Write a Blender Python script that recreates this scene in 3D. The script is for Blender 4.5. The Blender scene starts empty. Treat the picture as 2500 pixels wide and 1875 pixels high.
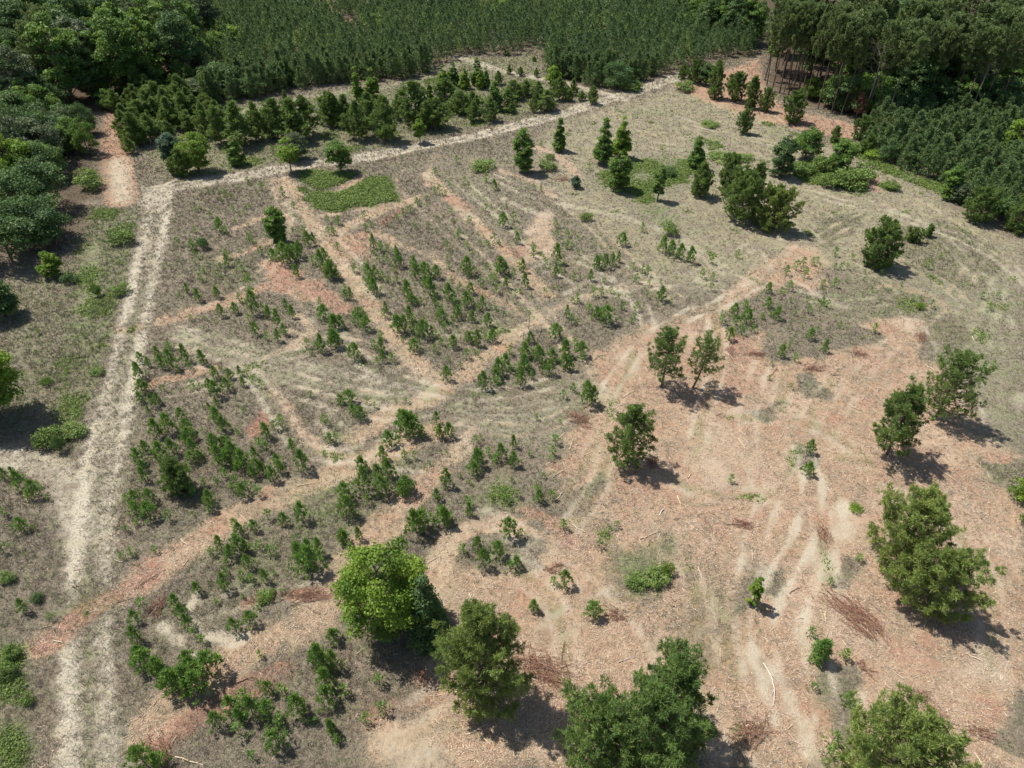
import bpy, math, random
import numpy as np

scene = bpy.context.scene
# ------------------------------------------------------------------ camera, sky, sun, exposure
CAM_H, PITCH, FPX = 55.0, math.radians(39.5), 1734.0      # metres, tilt below the horizon, focal length for a 2500 px frame
cam_data = bpy.data.cameras.new("camera")
cam = bpy.data.objects.new("camera", cam_data)
scene.collection.objects.link(cam)
scene.camera = cam
cam.location = (0, 0, CAM_H)
cam.rotation_euler = (math.pi / 2 - PITCH, 0, 0)
cam_data.sensor_width = 36.0
cam_data.lens = 36.0 * FPX / 2500.0
cam_data.clip_start = 0.5
cam_data.clip_end = 6000

SUN_EL, SUN_AZ = math.radians(61), math.radians(154)       # shadows fall right and a little towards the camera
sun_vec = (math.cos(SUN_EL) * math.cos(SUN_AZ), math.cos(SUN_EL) * math.sin(SUN_AZ), math.sin(SUN_EL))
world = bpy.data.worlds.new("World")
scene.world = world
world.use_nodes = True
wn = world.node_tree
sky = wn.nodes.new("ShaderNodeTexSky")
sky.sky_type = 'NISHITA'
sky.sun_disc = False
sky.sun_elevation = SUN_EL
sky.sun_rotation = math.atan2(sun_vec[0], sun_vec[1])
sky.air_density = 1.0
sky.dust_density = 1.2
bg = wn.nodes["Background"]
wn.links.new(sky.outputs[0], bg.inputs[0])
bg.inputs[1].default_value = 0.08
sd = bpy.data.lights.new("sun", 'SUN')
sd.energy = 4.2
sd.angle = math.radians(0.5)
sd.color = (1.0, 0.95, 0.87)
sun = bpy.data.objects.new("sun", sd)
scene.collection.objects.link(sun)
from mathutils import Vector
sun.rotation_euler = Vector(sun_vec).to_track_quat('Z', 'Y').to_euler()
sun.location = (0, 60, 120)
vs = scene.view_settings
vs.view_transform = 'Standard'
vs.look = 'None'
vs.exposure = 0.40
vs.gamma = 1.0
vs.use_curve_mapping = False
scene.cycles.max_bounces = 4
scene.cycles.transparent_max_bounces = 4

rng = np.random.default_rng(11)
random.seed(11)
col = scene.collection

# ------------------------------------------------------------------ picture-to-ground survey helpers
cP, sP = math.cos(PITCH), math.sin(PITCH)
def ray(u, v):
    x = (u - 1250) / FPX; y = -(v - 937.5) / FPX
    return x, cP + y * sP, -sP + y * cP
def hitg(u, v):
    x, y, z = ray(u, v)
    t = CAM_H / -z
    return x * t, y * t
REG = dict(A=(0, 0), B=(800, 0), C=(1650, 0), D=(0, 600), E=(800, 600), F=(1650, 600), G=(0, 1235), H=(800, 1235), I=(1650, 1235))
ZK = 2.592
def full(r, x, y):
    if r == 'P': return x / .8848, y / .8848
    return REG[r][0] + x / ZK, REG[r][1] + y / ZK
def W(r, x, y): return hitg(*full(r, x, y))
def survey(r, x, yb, yt, w=None):
    """base point, height (and crown radius) of an upright thing surveyed in the photograph"""
    u, v = full(r, x, yb)
    bx, by = hitg(u, v)
    _, vt = full(r, x, yt)
    d = ray(u, vt)
    h = CAM_H + d[2] * by / d[1]
    if w is None: return bx, by, h
    k = .8848 if r == 'P' else ZK
    dist = math.sqrt(bx * bx + by * by + (CAM_H - h * .5) ** 2)
    depth = by * cP + (CAM_H - h * .5) * sP
    return bx, by, h, 0.5 * (w / k) * depth / FPX
def gz(x, y):
    return (0.16 * np.sin(x * .071 + 1.3) * np.cos(y * .053 + .4) + 0.10 * np.sin(x * .21 + y * .17) + 0.05 * np.sin(x * .53 - y * .61 + 2.) +
            0.03 * np.sin(x * 1.3 + 1.7 * y) * np.sin(1.1 * y - .4 * x))

# ------------------------------------------------------------------ object helpers
def tag(o, label=None, cat=None, group=None, kind=None):
    if label: o['label'] = label
    if cat: o['category'] = cat
    if group: o['group'] = group
    if kind: o['kind'] = kind
    return o
class MB:
    """collects quads and triangles, with one tint colour per vertex"""
    def __init__(s): s.v = []; s.q = []; s.t = []; s.c = []; s.n = 0
    def add(s, v, q=None, t=None, c=(.5, .5, .5)):
        v = np.asarray(v, float).reshape(-1, 3); n = len(v)
        if q is not None: s.q.append(np.asarray(q).reshape(-1, 4) + s.n)
        if t is not None: s.t.append(np.asarray(t).reshape(-1, 3) + s.n)
        c = np.asarray(c, float)
        s.c.append(np.broadcast_to(c, (n, 3)) if c.ndim == 1 else c)
        s.v.append(v); s.n += n
    def mesh(s, name, m, smooth=False):
        me = bpy.data.meshes.new(name)
        V = np.concatenate(s.v); C = np.concatenate(s.c)
        q = np.concatenate(s.q) if s.q else np.zeros((0, 4), int)
        t = np.concatenate(s.t) if s.t else np.zeros((0, 3), int)
        me.vertices.add(len(V)); me.vertices.foreach_set('co', V.astype('f').ravel())
        me.loops.add(q.size + t.size)
        me.loops.foreach_set('vertex_index', np.concatenate([q.ravel(), t.ravel()]).astype('i'))
        me.polygons.add(len(q) + len(t))
        me.polygons.foreach_set('loop_start', np.concatenate([np.arange(len(q)) * 4, q.size + np.arange(len(t)) * 3]).astype('i'))
        me.update(calc_edges=True)
        a = me.color_attributes.new('tint', 'FLOAT_COLOR', 'POINT')
        a.data.foreach_set('color', np.concatenate([C, np.ones((len(C), 1))], 1).astype('f').ravel())
        me.materials.append(m)
        if smooth: me.polygons.foreach_set('use_smooth', np.ones(len(me.polygons), bool))
        return me
def link(name, me, parent=None, loc=None):
    o = bpy.data.objects.new(name, me)
    col.objects.link(o)
    if parent: o.parent = parent
    if loc: o.location = loc
    return o
def empty(name, loc=(0, 0, 0)):
    o = bpy.data.objects.new(name, None)
    o.empty_display_size = .3
    col.objects.link(o); o.location = loc
    return o
def norm(a): return a / np.maximum(np.linalg.norm(a, axis=-1, keepdims=True), 1e-9)
def tube(mb, pts, rad, sides=6, c=(.5, .5, .5)):
    pts = np.asarray(pts, float); n = len(pts)
    d = norm(np.gradient(pts, axis=0))
    ref = np.where(np.abs(d[:, 2:3]) > .9, np.array([[1., 0, 0]]), np.array([[0, 0, 1.]]))
    a = norm(np.cross(d, ref)); b = np.cross(d, a)
    ang = np.linspace(0, 2 * np.pi, sides, endpoint=False)
    R = np.asarray(rad, float).reshape(-1, 1, 1) * np.ones((n, 1, 1))
    V = pts[:, None] + R * (np.cos(ang)[None, :, None] * a[:, None] + np.sin(ang)[None, :, None] * b[:, None])
    i = np.arange(n - 1)[:, None] * sides; j = np.arange(sides)[None]; k = (j + 1) % sides
    mb.add(V, np.stack([i + j, i + k, i + sides + k, i + sides + j], -1), None, c)
def blades(mb, base, dirs, L, w, c, g=rng):
    """slim diamond blades; base, dirs (N,3)"""
    n = len(base); L = np.broadcast_to(L, (n,))[:, None]; w = np.broadcast_to(w, (n,))[:, None]
    side = norm(np.cross(dirs, g.normal(size=(n, 3)))) * w * .5
    mid = base + dirs * L * .5
    V = np.stack([base, mid + side, base + dirs * L, mid - side], 1)
    mb.add(V, np.arange(4 * n).reshape(-1, 4), None, np.repeat(np.broadcast_to(c, (n, 3)), 4, 0))
def tufts(mb, cen, axis, nb, L, w, spread, c, g=rng):
    n = len(cen)
    d = norm(np.repeat(norm(axis), nb, 0) + spread * g.normal(size=(n * nb, 3)))
    b = np.repeat(cen, nb, 0) + g.normal(size=(n * nb, 3)) * np.broadcast_to(L, (n,)).repeat(nb)[:, None] * .12
    cc = np.clip(np.repeat(np.broadcast_to(c, (n, 3)), nb, 0) + g.normal(size=(n * nb, 1)) * .07, 0, 1)
    blades(mb, b, d, np.broadcast_to(L, (n,)).repeat(nb) * g.uniform(.7, 1.15, n * nb), w, cc, g)
def leaves(mb, cen, nrm, size, c, g=rng):
    """pointed, slightly folded leaf faces"""
    n = len(cen); size = np.broadcast_to(size, (n,))[:, None]
    nrm = norm(nrm)
    a = norm(np.cross(nrm, g.normal(size=(n, 3)))); b = np.cross(nrm, a)
    s = size * g.uniform(.7, 1.3, (n, 1))
    V = np.stack([cen - a * s * .55, cen + b * s * .36 + nrm * s * .10, cen + a * s * .55, cen - b * s * .36 + nrm * s * .10], 1)
    mb.add(V, np.arange(4 * n).reshape(-1, 4), None, np.repeat(c, 4, 0))

# ------------------------------------------------------------------ materials
def newmat(name):
    m = bpy.data.materials.new(name); m.use_nodes = True
    nt = m.node_tree; nt.nodes.clear()
    return m, nt
class NB:
    def __init__(s, nt): s.nt = nt
    def node(s, t, **k):
        n = s.nt.nodes.new(t)
        for a, b in k.items(): setattr(n, a, b)
        return n
    def put(s, sock, v):
        if isinstance(v, bpy.types.NodeSocket): s.nt.links.new(v, sock)
        elif isinstance(v, tuple) and len(v) == 3 and sock.type == 'RGBA': sock.default_value = (*v, 1)
        else: sock.default_value = v
    def math(s, op, a, b=0., c=None, clamp=False):
        n = s.node('ShaderNodeMath', operation=op, use_clamp=clamp)
        s.put(n.inputs[0], a); s.put(n.inputs[1], b)
        if c is not None: s.put(n.inputs[2], c)
        return n.outputs[0]
    def mix(s, f, a, b, mode='MIX'):
        n = s.node('ShaderNodeMix', data_type='RGBA', blend_type=mode)
        s.put(n.inputs['Factor'], f); s.put(n.inputs[6], a); s.put(n.inputs[7], b)
        return n.outputs[2]
    def ramp(s, v, lo, hi):
        n = s.node('ShaderNodeMapRange', interpolation_type='SMOOTHSTEP')
        s.put(n.inputs[0], v); n.inputs[1].default_value = lo; n.inputs[2].default_value = hi
        return n.outputs[0]
    def noise(s, vec, scale, detail=4., rough=.55, dist=0.):
        n = s.node('ShaderNodeTexNoise')
        if vec is not None: s.nt.links.new(vec, n.inputs['Vector'])
        n.inputs['Scale'].default_value = scale; n.inputs['Detail'].default_value = detail
        n.inputs['Roughness'].default_value = rough; n.inputs['Distortion'].default_value = dist
        return n.outputs['Fac']
    def mapping(s, vec, scale=(1, 1, 1), rot=(0, 0, 0)):
        n = s.node('ShaderNodeMapping'); s.nt.links.new(vec, n.inputs[0])
        n.inputs['Scale'].default_value = scale; n.inputs['Rotation'].default_value = rot
        return n.outputs[0]

def leafmat(name, dark, light, warm, transl=.28, rough=.55, huevar=.5):
    """foliage: tint.r moves dark to light, tint.g adds the warm tone, each tree differs a little"""
    m, nt = newmat(name); b = NB(nt)
    at = b.node('ShaderNodeAttribute', attribute_name='tint')
    sep = b.node('ShaderNodeSeparateColor'); nt.links.new(at.outputs['Color'], sep.inputs[0])
    oi = b.node('ShaderNodeObjectInfo')
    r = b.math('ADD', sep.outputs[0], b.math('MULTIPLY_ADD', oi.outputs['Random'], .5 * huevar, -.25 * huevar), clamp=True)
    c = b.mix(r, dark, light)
    w = b.math('MULTIPLY', sep.outputs[1], b.math('MULTIPLY_ADD', oi.outputs['Random'], huevar, 1 - huevar * .6), clamp=True)
    c = b.mix(w, c, warm)
    pr = b.node('ShaderNodeBsdfPrincipled'); nt.links.new(c, pr.inputs['Base Color'])
    pr.inputs['Roughness'].default_value = rough
    pr.inputs['Specular IOR Level'].default_value = .3
    tr = b.node('ShaderNodeBsdfTranslucent'); nt.links.new(b.mix(.35, c, warm), tr.inputs[0])
    ms = b.node('ShaderNodeMixShader'); ms.inputs[0].default_value = transl
    nt.links.new(pr.outputs[0], ms.inputs[1]); nt.links.new(tr.outputs[0], ms.inputs[2])
    out = b.node('ShaderNodeOutputMaterial'); nt.links.new(ms.outputs[0], out.inputs[0])
    return m
def barkmat(name, c1, c2, scale=3.):
    m, nt = newmat(name); b = NB(nt)
    tc = b.node('ShaderNodeTexCoord')
    n = b.noise(b.mapping(tc.outputs['Object'], (1, 1, .25)), scale * 4, 5)
    at = b.node('ShaderNodeAttribute', attribute_name='tint')
    c = b.mix(b.ramp(n, .3, .7), c1, c2)
    c = b.mix(b.math('MULTIPLY', at.outputs['Fac'], .5), c, c2)
    pr = b.node('ShaderNodeBsdfPrincipled'); nt.links.new(c, pr.inputs['Base Color'])
    pr.inputs['Roughness'].default_value = .85
    out = b.node('ShaderNodeOutputMaterial'); nt.links.new(pr.outputs[0], out.inputs[0])
    return m
def tintmat(name, dark, light, warm, rough=.8):
    """dry stuff: no translucency"""
    m, nt = newmat(name); b = NB(nt)
    at = b.node('ShaderNodeAttribute', attribute_name='tint')
    sep = b.node('ShaderNodeSeparateColor'); nt.links.new(at.outputs['Color'], sep.inputs[0])
    c = b.mix(sep.outputs[1], b.mix(sep.outputs[0], dark, light), warm)
    pr = b.node('ShaderNodeBsdfPrincipled'); nt.links.new(c, pr.inputs['Base Color'])
    pr.inputs['Roughness'].default_value = rough; pr.inputs['Specular IOR Level'].default_value = .2
    out = b.node('ShaderNodeOutputMaterial'); nt.links.new(pr.outputs[0], out.inputs[0])
    return m
M = dict(
    pine=leafmat('pine_needles', (.075, .150, .045), (.205, .325, .085), (.37, .43, .11), transl=.32),
    pine_light=leafmat('pine_needles_pale', (.115, .185, .048), (.300, .405, .105), (.45, .48, .14), transl=.34),
    sapling=leafmat('sapling_needles', (.100, .225, .055), (.255, .455, .105), (.38, .46, .11), transl=.32),
    plantation=leafmat('plantation_needles', (.080, .155, .068), (.190, .290, .110), (.31, .38, .11), transl=.3),
    forest_pine=leafmat('tall_pine_needles', (.085, .145, .058), (.205, .290, .095), (.34, .38, .13), transl=.3),
    leaf=leafmat('broad_leaves', (.070, .155, .040), (.195, .335, .068), (.34, .45, .07), transl=.32),
    leaf_bright=leafmat('bright_leaves', (.095, .190, .028), (.25, .40, .050), (.45, .55, .08), transl=.36),
    leaf_dark=leafmat('dark_leaves', (.052, .120, .045), (.125, .220, .068), (.22, .30, .07), transl=.28),
    leaf_grey=leafmat('greyish_leaves', (.095, .135, .075), (.195, .245, .125), (.26, .30, .12), transl=.28),
    leaf_blue=leafmat('bluish_leaves', (.065, .120, .075), (.145, .225, .135), (.20, .27, .12), transl=.28),
    bark=barkmat('bark', (.085, .065, .048), (.17, .135, .105)),
    bark_grey=barkmat('grey_bark', (.22, .19, .16), (.38, .34, .30)),
    deadwood=tintmat('dead_branches', (.20, .095, .060), (.38, .195, .135), (.46, .33, .23)),
    palewood=barkmat('stripped_wood', (.55, .43, .28), (.76, .64, .46), 2.),
    brownwood=barkmat('brown_wood', (.20, .13, .08), (.36, .25, .17), 2.),
    whitewood=barkmat('bleached_wood', (.50, .45, .38), (.68, .63, .55), 2.),
    rust=leafmat('rusty_needles', (.13, .070, .042), (.24, .125, .075), (.30, .18, .11), transl=.15),
    chips=tintmat('wood_chip', (.38, .25, .175), (.74, .61, .455), (.34, .185, .13)),
    dry=tintmat('dry_grass_blades', (.180, .148, .112), (.48, .425, .335), (.19, .25, .085)),
    weed=leafmat('weed_leaves', (.10, .175, .045), (.21, .32, .075), (.34, .40, .11)),
)

# ------------------------------------------------------------------ ground cover map (metres on the ground)
def axis(segs):
    out = [segs[0][0]]
    for a, b, s in segs:
        n = max(1, int(round((b - a) / s)))
        out += list(np.linspace(a, b, n + 1)[1:])
    return np.array(out)
GX = axis([(-3000, -800, 300), (-800, -300, 60), (-300, -110, 2.2), (-110, -60, .6), (-60, 60, .32), (60, 115, .6), (115, 300, 2.2), (300, 800, 60), (800, 3000, 300)])
GY = axis([(-600, -40, 60), (-40, 14, 4), (14, 90, .32), (90, 160, .5), (160, 240, .9), (240, 420, 3), (420, 900, 40), (900, 5000, 300)])
XX, YY = np.meshgrid(GX, GY, indexing='ij')
LAY = {k: np.zeros(XX.shape, np.float32) for k in ('track', 'mulch', 'red', 'green', 'pale', 'bright', 'shade')}  # last layer: brown leaf litter on the wood floors
def toW(pts, r='P'):
    out = []
    for p in pts:
        out.append(W(r, *p) if len(p) == 2 else W(*p))
    return np.array(out)
def box(P, m):
    i0, i1 = np.searchsorted(GX, [P[:, 0].min() - m, P[:, 0].max() + m]); j0, j1 = np.searchsorted(GY, [P[:, 1].min() - m, P[:, 1].max() + m])
    return slice(i0, i1 + 1), slice(j0, j1 + 1)
def segdist(X, Y, P, closed):
    n = len(P); D = np.full(X.shape, 1e9)
    for k in range(n if closed else n - 1):
        a, b = P[k], P[(k + 1) % n]; d = b - a
        t = np.clip(((X - a[0]) * d[0] + (Y - a[1]) * d[1]) / max(d @ d, 1e-9), 0, 1)
        D = np.minimum(D, (X - a[0] - t * d[0]) ** 2 + (Y - a[1] - t * d[1]) ** 2)
    return np.sqrt(D)
def inside(X, Y, P):
    r = np.zeros(X.shape, bool); n = len(P)
    for k in range(n):
        (x1, y1), (x2, y2) = P[k], P[(k + 1) % n]
        if y1 == y2: continue
        r ^= ((y1 > Y) != (y2 > Y)) & (X < (x2 - x1) * (Y - y1) / (y2 - y1) + x1)
    return r
def lay(v, bx, kw):
    for k, s in kw.items():
        if k == 'erase':
            for q in LAY: LAY[q][bx] *= (1 - v * s)
        elif s < 0: LAY[k][bx] *= (1 + s * v)
        else: LAY[k][bx] = np.maximum(LAY[k][bx], v * s)
def poly(r, pts, soft=1.0, **kw):
    P = toW(pts, r); bx = box(P, soft * 1.5); X, Y = XX[bx], YY[bx]
    sd_ = segdist(X, Y, P, True) * np.where(inside(X, Y, P), -1, 1)
    sd_ = sd_ + .45 * np.sin(X * 1.1 + Y * .6) + .35 * np.sin(X * .5 - Y * 1.4 + 1)
    lay(np.clip(.5 - sd_ / soft, 0, 1).astype('f'), bx, kw)
def smooth(P, n=2):
    for _ in range(n):
        Q = [P[0]]
        for a, b in zip(P[:-1], P[1:]): Q += [a * .75 + b * .25, a * .25 + b * .75]
        P = np.array(Q + [P[-1]])
    return P
def path(r, pts, width, soft=.8, off=0., wob=.25, **kw):
    P = smooth(toW(pts, r))
    if off:
        d = norm(np.gradient(P, axis=0)); P = P + np.stack([-d[:, 1], d[:, 0]], 1) * off
    bx = box(P, width + soft); X, Y = XX[bx], YY[bx]
    D = segdist(X, Y, P, False) + wob * (np.sin(X * .9 + Y * .4) + .6 * np.sin(X * 2.3 - Y * 1.9))
    lay(np.clip(.5 - (D - width / 2) / soft, 0, 1).astype('f'), bx, kw)

# --- broad zones first, later ones on top
poly('P', [(300, 330), (450, 235), (860, 178), (985, 128), (1165, 112), (1190, 175), (1300, 200), (1100, 262), (850, 320), (600, 360), (380, 395)], 5, green=.38, pale=.15)
poly('P', [(180, 440), (330, 440), (290, 700), (200, 960), (100, 960), (120, 700)], 4, green=.42)
poly('P', [(0, 620), (120, 560), (230, 480), (225, 700), (180, 960), (0, 940)], 4, green=.30)
poly('P', [(1180, 262), (1460, 185), (1700, 270), (2000, 400), (2230, 530), (2230, 1010), (2120, 950), (1960, 640), (1700, 560), (1560, 650), (1400, 600), (1200, 440), (1130, 330)], 6, mulch=.36, pale=.32, green=.30)
poly('P', [(900, 350), (1130, 310), (1180, 440), (1100, 520), (960, 470)], 5, pale=.22, green=.2)
poly('P', [(1190, 440), (1400, 470), (1480, 510), (1560, 640), (1480, 690), (1330, 610), (1200, 560)], 4, pale=.15, green=.22)
poly('P', [(1180, 300), (1460, 200), (1640, 290), (1700, 360), (1500, 330), (1300, 350)], 4, pale=.3, green=.2)
poly('P', [(1560, 660), (1620, 620), (1700, 560), (1760, 520), (1790, 560), (1760, 650), (1830, 700), (1960, 660), (2010, 700), (1990, 760), (2080, 830), (2110, 860), (2130, 950), (2230, 1000), (2230, 1670),
           (1500, 1670), (780, 1670), (800, 1570), (900, 1540), (930, 1430), (960, 1380), (955, 1250), (1000, 1200), (1120, 1230), (1190, 1210), (1190, 1120), (1240, 1090), (1190, 1010), (1230, 930), (1290, 850), (1270, 780), (1350, 720), (1440, 690)], 4, mulch=.80, red=.36, pale=.12)
# reddish tones inside the big chipped area
for r, pts, k in [('P', [(1390, 720), (1460, 690), (1420, 900), (1380, 900)], .5), ('P', [(1570, 740), (1640, 750), (1660, 850), (1570, 900), (1500, 900), (1480, 850)], .5),
                  ('F', [(100, 380), (260, 520), (520, 560), (540, 700), (300, 760), (180, 520)], .6), ('P', [(1300, 1000), (1480, 960), (1480, 1100), (1330, 1080)], .5),
                  ('I', [(100, 0), (600, 0), (560, 160), (300, 220), (60, 150)], .4), ('P', [(1850, 960), (2020, 980), (2060, 1070), (1880, 1050)], .4),
                  ('I', [(1480, 850), (2203, 700), (2203, 1500), (1700, 1300), (1500, 1150)], .35), ('I', [(1200, 440), (1450, 620), (1500, 800), (1250, 780)], .5), ('I', [(200, 700), (480, 620), (520, 1300), (300, 1659), (200, 1300)], .38),
                  ('H', [(1240, 960), (1460, 900), (1480, 1400), (1300, 1500)], .6), ('H', [(200, 1250), (700, 1020), (760, 1250), (500, 1400), (150, 1480)], .5),
                  ('H', [(1020, 620), (1180, 620), (1190, 800), (1080, 800)], .5), ('H', [(1850, 650), (2203, 480), (2203, 560), (1900, 760)], .5), ('P', [(1930, 690), (2000, 700), (1960, 790), (1900, 780)], .3)]:
    poly(r, pts, 3, red=k, pale=-.6)
for r, pts, k in [('P', [(1480, 930), (1600, 900), (1680, 1000), (1560, 1080), (1460, 1060)], .35), ('I', [(700, 550), (1000, 500), (900, 800), (640, 640)], .3), ('I', [(1500, 950), (2000, 900), (2150, 1150), (1800, 1200)], .45),
                  ('H', [(650, 500), (1000, 480), (1200, 600), (1000, 620), (800, 650)], .35), ('P', [(1700, 950), (1800, 930), (1780, 1010), (1700, 1020)], .3), ('F', [(1800, 1230), (2050, 1220), (2150, 1350), (1900, 1340)], .4)]:
    poly(r, pts, 3, pale=k)
poly('P', [(1190, 1040), (1330, 1000), (1340, 1100), (1250, 1160), (1190, 1110)], 5, green=.25, mulch=-.45)
poly('P', [(1480, 1200), (1600, 1180), (1620, 1340), (1560, 1500), (1430, 1400), (1400, 1320)], 5, green=.28, mulch=-.5, pale=.12)
poly('P', [(1980, 560), (2230, 620), (2230, 960), (2140, 930), (2090, 840), (2060, 760), (2020, 680)], 4, green=.32, mulch=-.6, pale=.22)
# mown bands
poly('P', [(340, 712), (430, 700), (560, 735), (700, 780), (850, 830), (960, 845), (950, 880), (800, 860), (660, 820), (590, 860), (540, 850), (500, 800), (380, 740)], 3, pale=.28, green=.26)
poly('P', [(960, 850), (1100, 865), (1260, 790), (1275, 860), (1205, 985), (1000, 960), (975, 905)], 3, pale=.28, green=.24)
poly('P', [(1730, 640), (1900, 560), (2010, 640), (1960, 690), (1830, 720)], 3, green=.3, pale=.2)
# far cleared strip beside the tall pines
poly('P', [(1600, 142), (1640, 124), (1652, 180), (1668, 212), (1750, 245), (1850, 266), (1922, 272), (1900, 300), (1810, 300), (1730, 285), (1640, 262), (1560, 240), (1500, 215), (1440, 182), (1500, 172)], 3, mulch=.75, red=.55, pale=.05, erase=0)
poly('P', [(2070, 244), (2212, 244), (2230, 262), (2080, 262)], 3, red=.8)
path('P', [(680, -12), (700, 12), (718, 34)], 4, 2, red=.8, mulch=.5); path('P', [(742, 40), (768, 62)], 4, 2, red=.8, mulch=.5)
# field tracks and mulched lanes
def lane(r, pts, w, mulch=.8, red=.25, pale=.12, **k):
    red *= .55; mulch *= .93
    path(r, pts, w * 1.0, 2.0, mulch=mulch, red=red, pale=pale, green=-.85, **k)
lane('P', [(285, 712), (340, 695), (430, 668), (500, 648), (570, 620)], 2.6, red=.75)
poly('P', [(560, 565), (615, 558), (700, 620), (772, 668), (740, 678), (640, 640), (585, 632)], 1.5, mulch=.8, red=.65)
lane('P', [(622, 385), (660, 450), (700, 520), (740, 570), (790, 650), (850, 730), (905, 790), (965, 832)], 3.0, red=.2)
lane('P', [(590, 385), (600, 430), (630, 480)], 2.0, mulch=.5, red=.5)
lane('P', [(95, 1390), (200, 1310), (330, 1240), (430, 1170), (520, 1112), (600, 1072), (700, 1032), (790, 990), (860, 962), (940, 930)], 3.6, red=.4)
path('P', [(95, 1390), (200, 1315), (330, 1235)], 2.6, red=.72, pale=-1)
lane('P', [(770, 945), (830, 902), (900, 872), (965, 840), (1020, 790), (1100, 732), (1160, 690)], 3.0, red=.3)
lane('P', [(1160, 690), (1240, 648), (1330, 622), (1420, 612)], 2.6, mulch=.5, red=.1, pale=.3)
lane('P', [(800, 1150), (850, 1105), (900, 1062), (950, 1015)], 3.0, red=.75)
lane('P', [(950, 1015), (1000, 965), (1020, 925)], 2.4, mulch=.6, red=.2, pale=.2)
lane('P', [(925, 375), (980, 430), (1050, 500), (1110, 560), (1165, 620), (1185, 640)], 2.6, red=.15, pale=.2)
path('P', [(1115, 498 - 30), (1150, 500)], 1, red=.2)
path('P', [(975, 425), (1010, 450)], 2.4, red=.6)
lane('P', [(690, 464), (760, 456), (860, 440)], 1.6, red=.7)
lane('P', [(700, 518), (793, 467), (872, 440), (900, 425)], 2.6, red=.25); path('P', [(830, 480), (862, 455)], 2.2, red=.6)
lane('P', [(805, 500), (880, 540), (947, 556), (967, 599), (1066, 640), (1118, 676)], 2.2, mulch=.6, red=.3)
poly('P', [(700, 500), (810, 500), (800, 560), (730, 560)], 2, mulch=.6, red=.45)
poly('P', [(1118, 535), (1150, 470), (1195, 440), (1205, 560), (1135, 570)], 2, mulch=.55, red=.3, pale=.35)
path('P', [(1118, 548), (1150, 535)], 3.2, red=.65)
path('P', [(1213, 443), (1322, 464), (1390, 481), (1460, 508), (1560, 590)], 2.0, pale=.55)
path('P', [(1084, 430), (1130, 455), (1190, 470)], 1.6, pale=.5)
path('P', [(1150, 380), (1250, 440), (1340, 470)], 1.6, pale=.35)
path('P', [(1055, 540), (1160, 545)], 0.5, pale=.1)
lane('P', [(1560, 690), (1590, 640), (1630, 600), (1680, 562), (1730, 540)], 3.4, red=.5)
lane('P', [(1020, 350), (1080, 370), (1150, 390), (1190, 425)], 2.6, mulch=.5, red=.55, pale=.3)
lane('P', [(1165, 318), (1220, 345), (1250, 380)], 2.2, red=.7)
lane('P', [(940, 335), (930, 360), (920, 400)], 2.2, mulch=.5, red=.2)
lane('P', [(870, 365), (850, 390), (880, 430)], 1.8, mulch=.5, red=.4)
lane('P', [(740, 402), (772, 388)], 1.6, red=.45)
lane('P', [(510, 492), (560, 470), (590, 450)], 1.8, red=.55)
lane('P', [(480, 560), (540, 542), (580, 520)], 2.0, red=.55)
path('P', [(330, 832), (400, 812), (460, 795)], 2.0, red=.5, mulch=.7)
poly('D', [(1560, 1130), (1660, 1050), (1690, 1080), (1640, 1220), (1560, 1300), (1530, 1270)], .9, red=.85, mulch=.3, green=-1)
path('D', [(1850, 1080), (1900, 1160), (1970, 1250), (2100, 1330), (2260, 1370), (2450, 1330)], 1.9, pale=.25, mulch=.55, red=.25)
path('D', [(1700, 880), (1780, 960), (1850, 1080)], 2.2, mulch=.45, pale=.2)
path('D', [(1920, 600), (1850, 640), (1700, 700)], 1.8, mulch=.5, pale=.3)
path('D', [(1880, 450), (1950, 480), (1990, 560), (1930, 610)], 2.0, mulch=.5, pale=.3)
lane('P', [(860, 1130), (767, 1195), (735, 1236), (718, 1320), (640, 1360), (580, 1383), (510, 1417), (440, 1460), (370, 1530), (285, 1600)], 3.8, red=.45)
path('G', [(1000, 1480), (1400, 1240), (1800, 1040)], 2.4, red=.62); path('G', [(1560, 620), (1700, 560), (1950, 580), (2140, 530)], .9, red=.95)
path('P', [(940, 1290), (947, 1205), (968, 1174), (1015, 1137), (1083, 1123), (1135, 1144), (1203, 1205), (1240, 1260)], 2.6, mulch=.8, pale=.3)
path('H', [(1250, 20), (1400, 90), (1530, 220)], 1.8, red=.7, mulch=.6)
poly('H', [(800, 300), (860, 240), (950, 190), (1250, 170), (1390, 290), (1330, 370), (1050, 400), (900, 370)], .9, erase=1); poly('H', [(900, 200), (1250, 180), (1300, 380), (1000, 400)], 2, green=.25)
path('G', [(1240, 560), (1195, 700), (1280, 810), (1400, 850), (1540, 850)], 1.1, .5, pale=.8, mulch=.3); path('G', [(1050, 760), (1150, 860), (1200, 940), (1290, 970)], .9, .5, pale=.7)
path('G', [(850, 400), (1000, 330), (1200, 230)], 1.5, red=.4)
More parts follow.
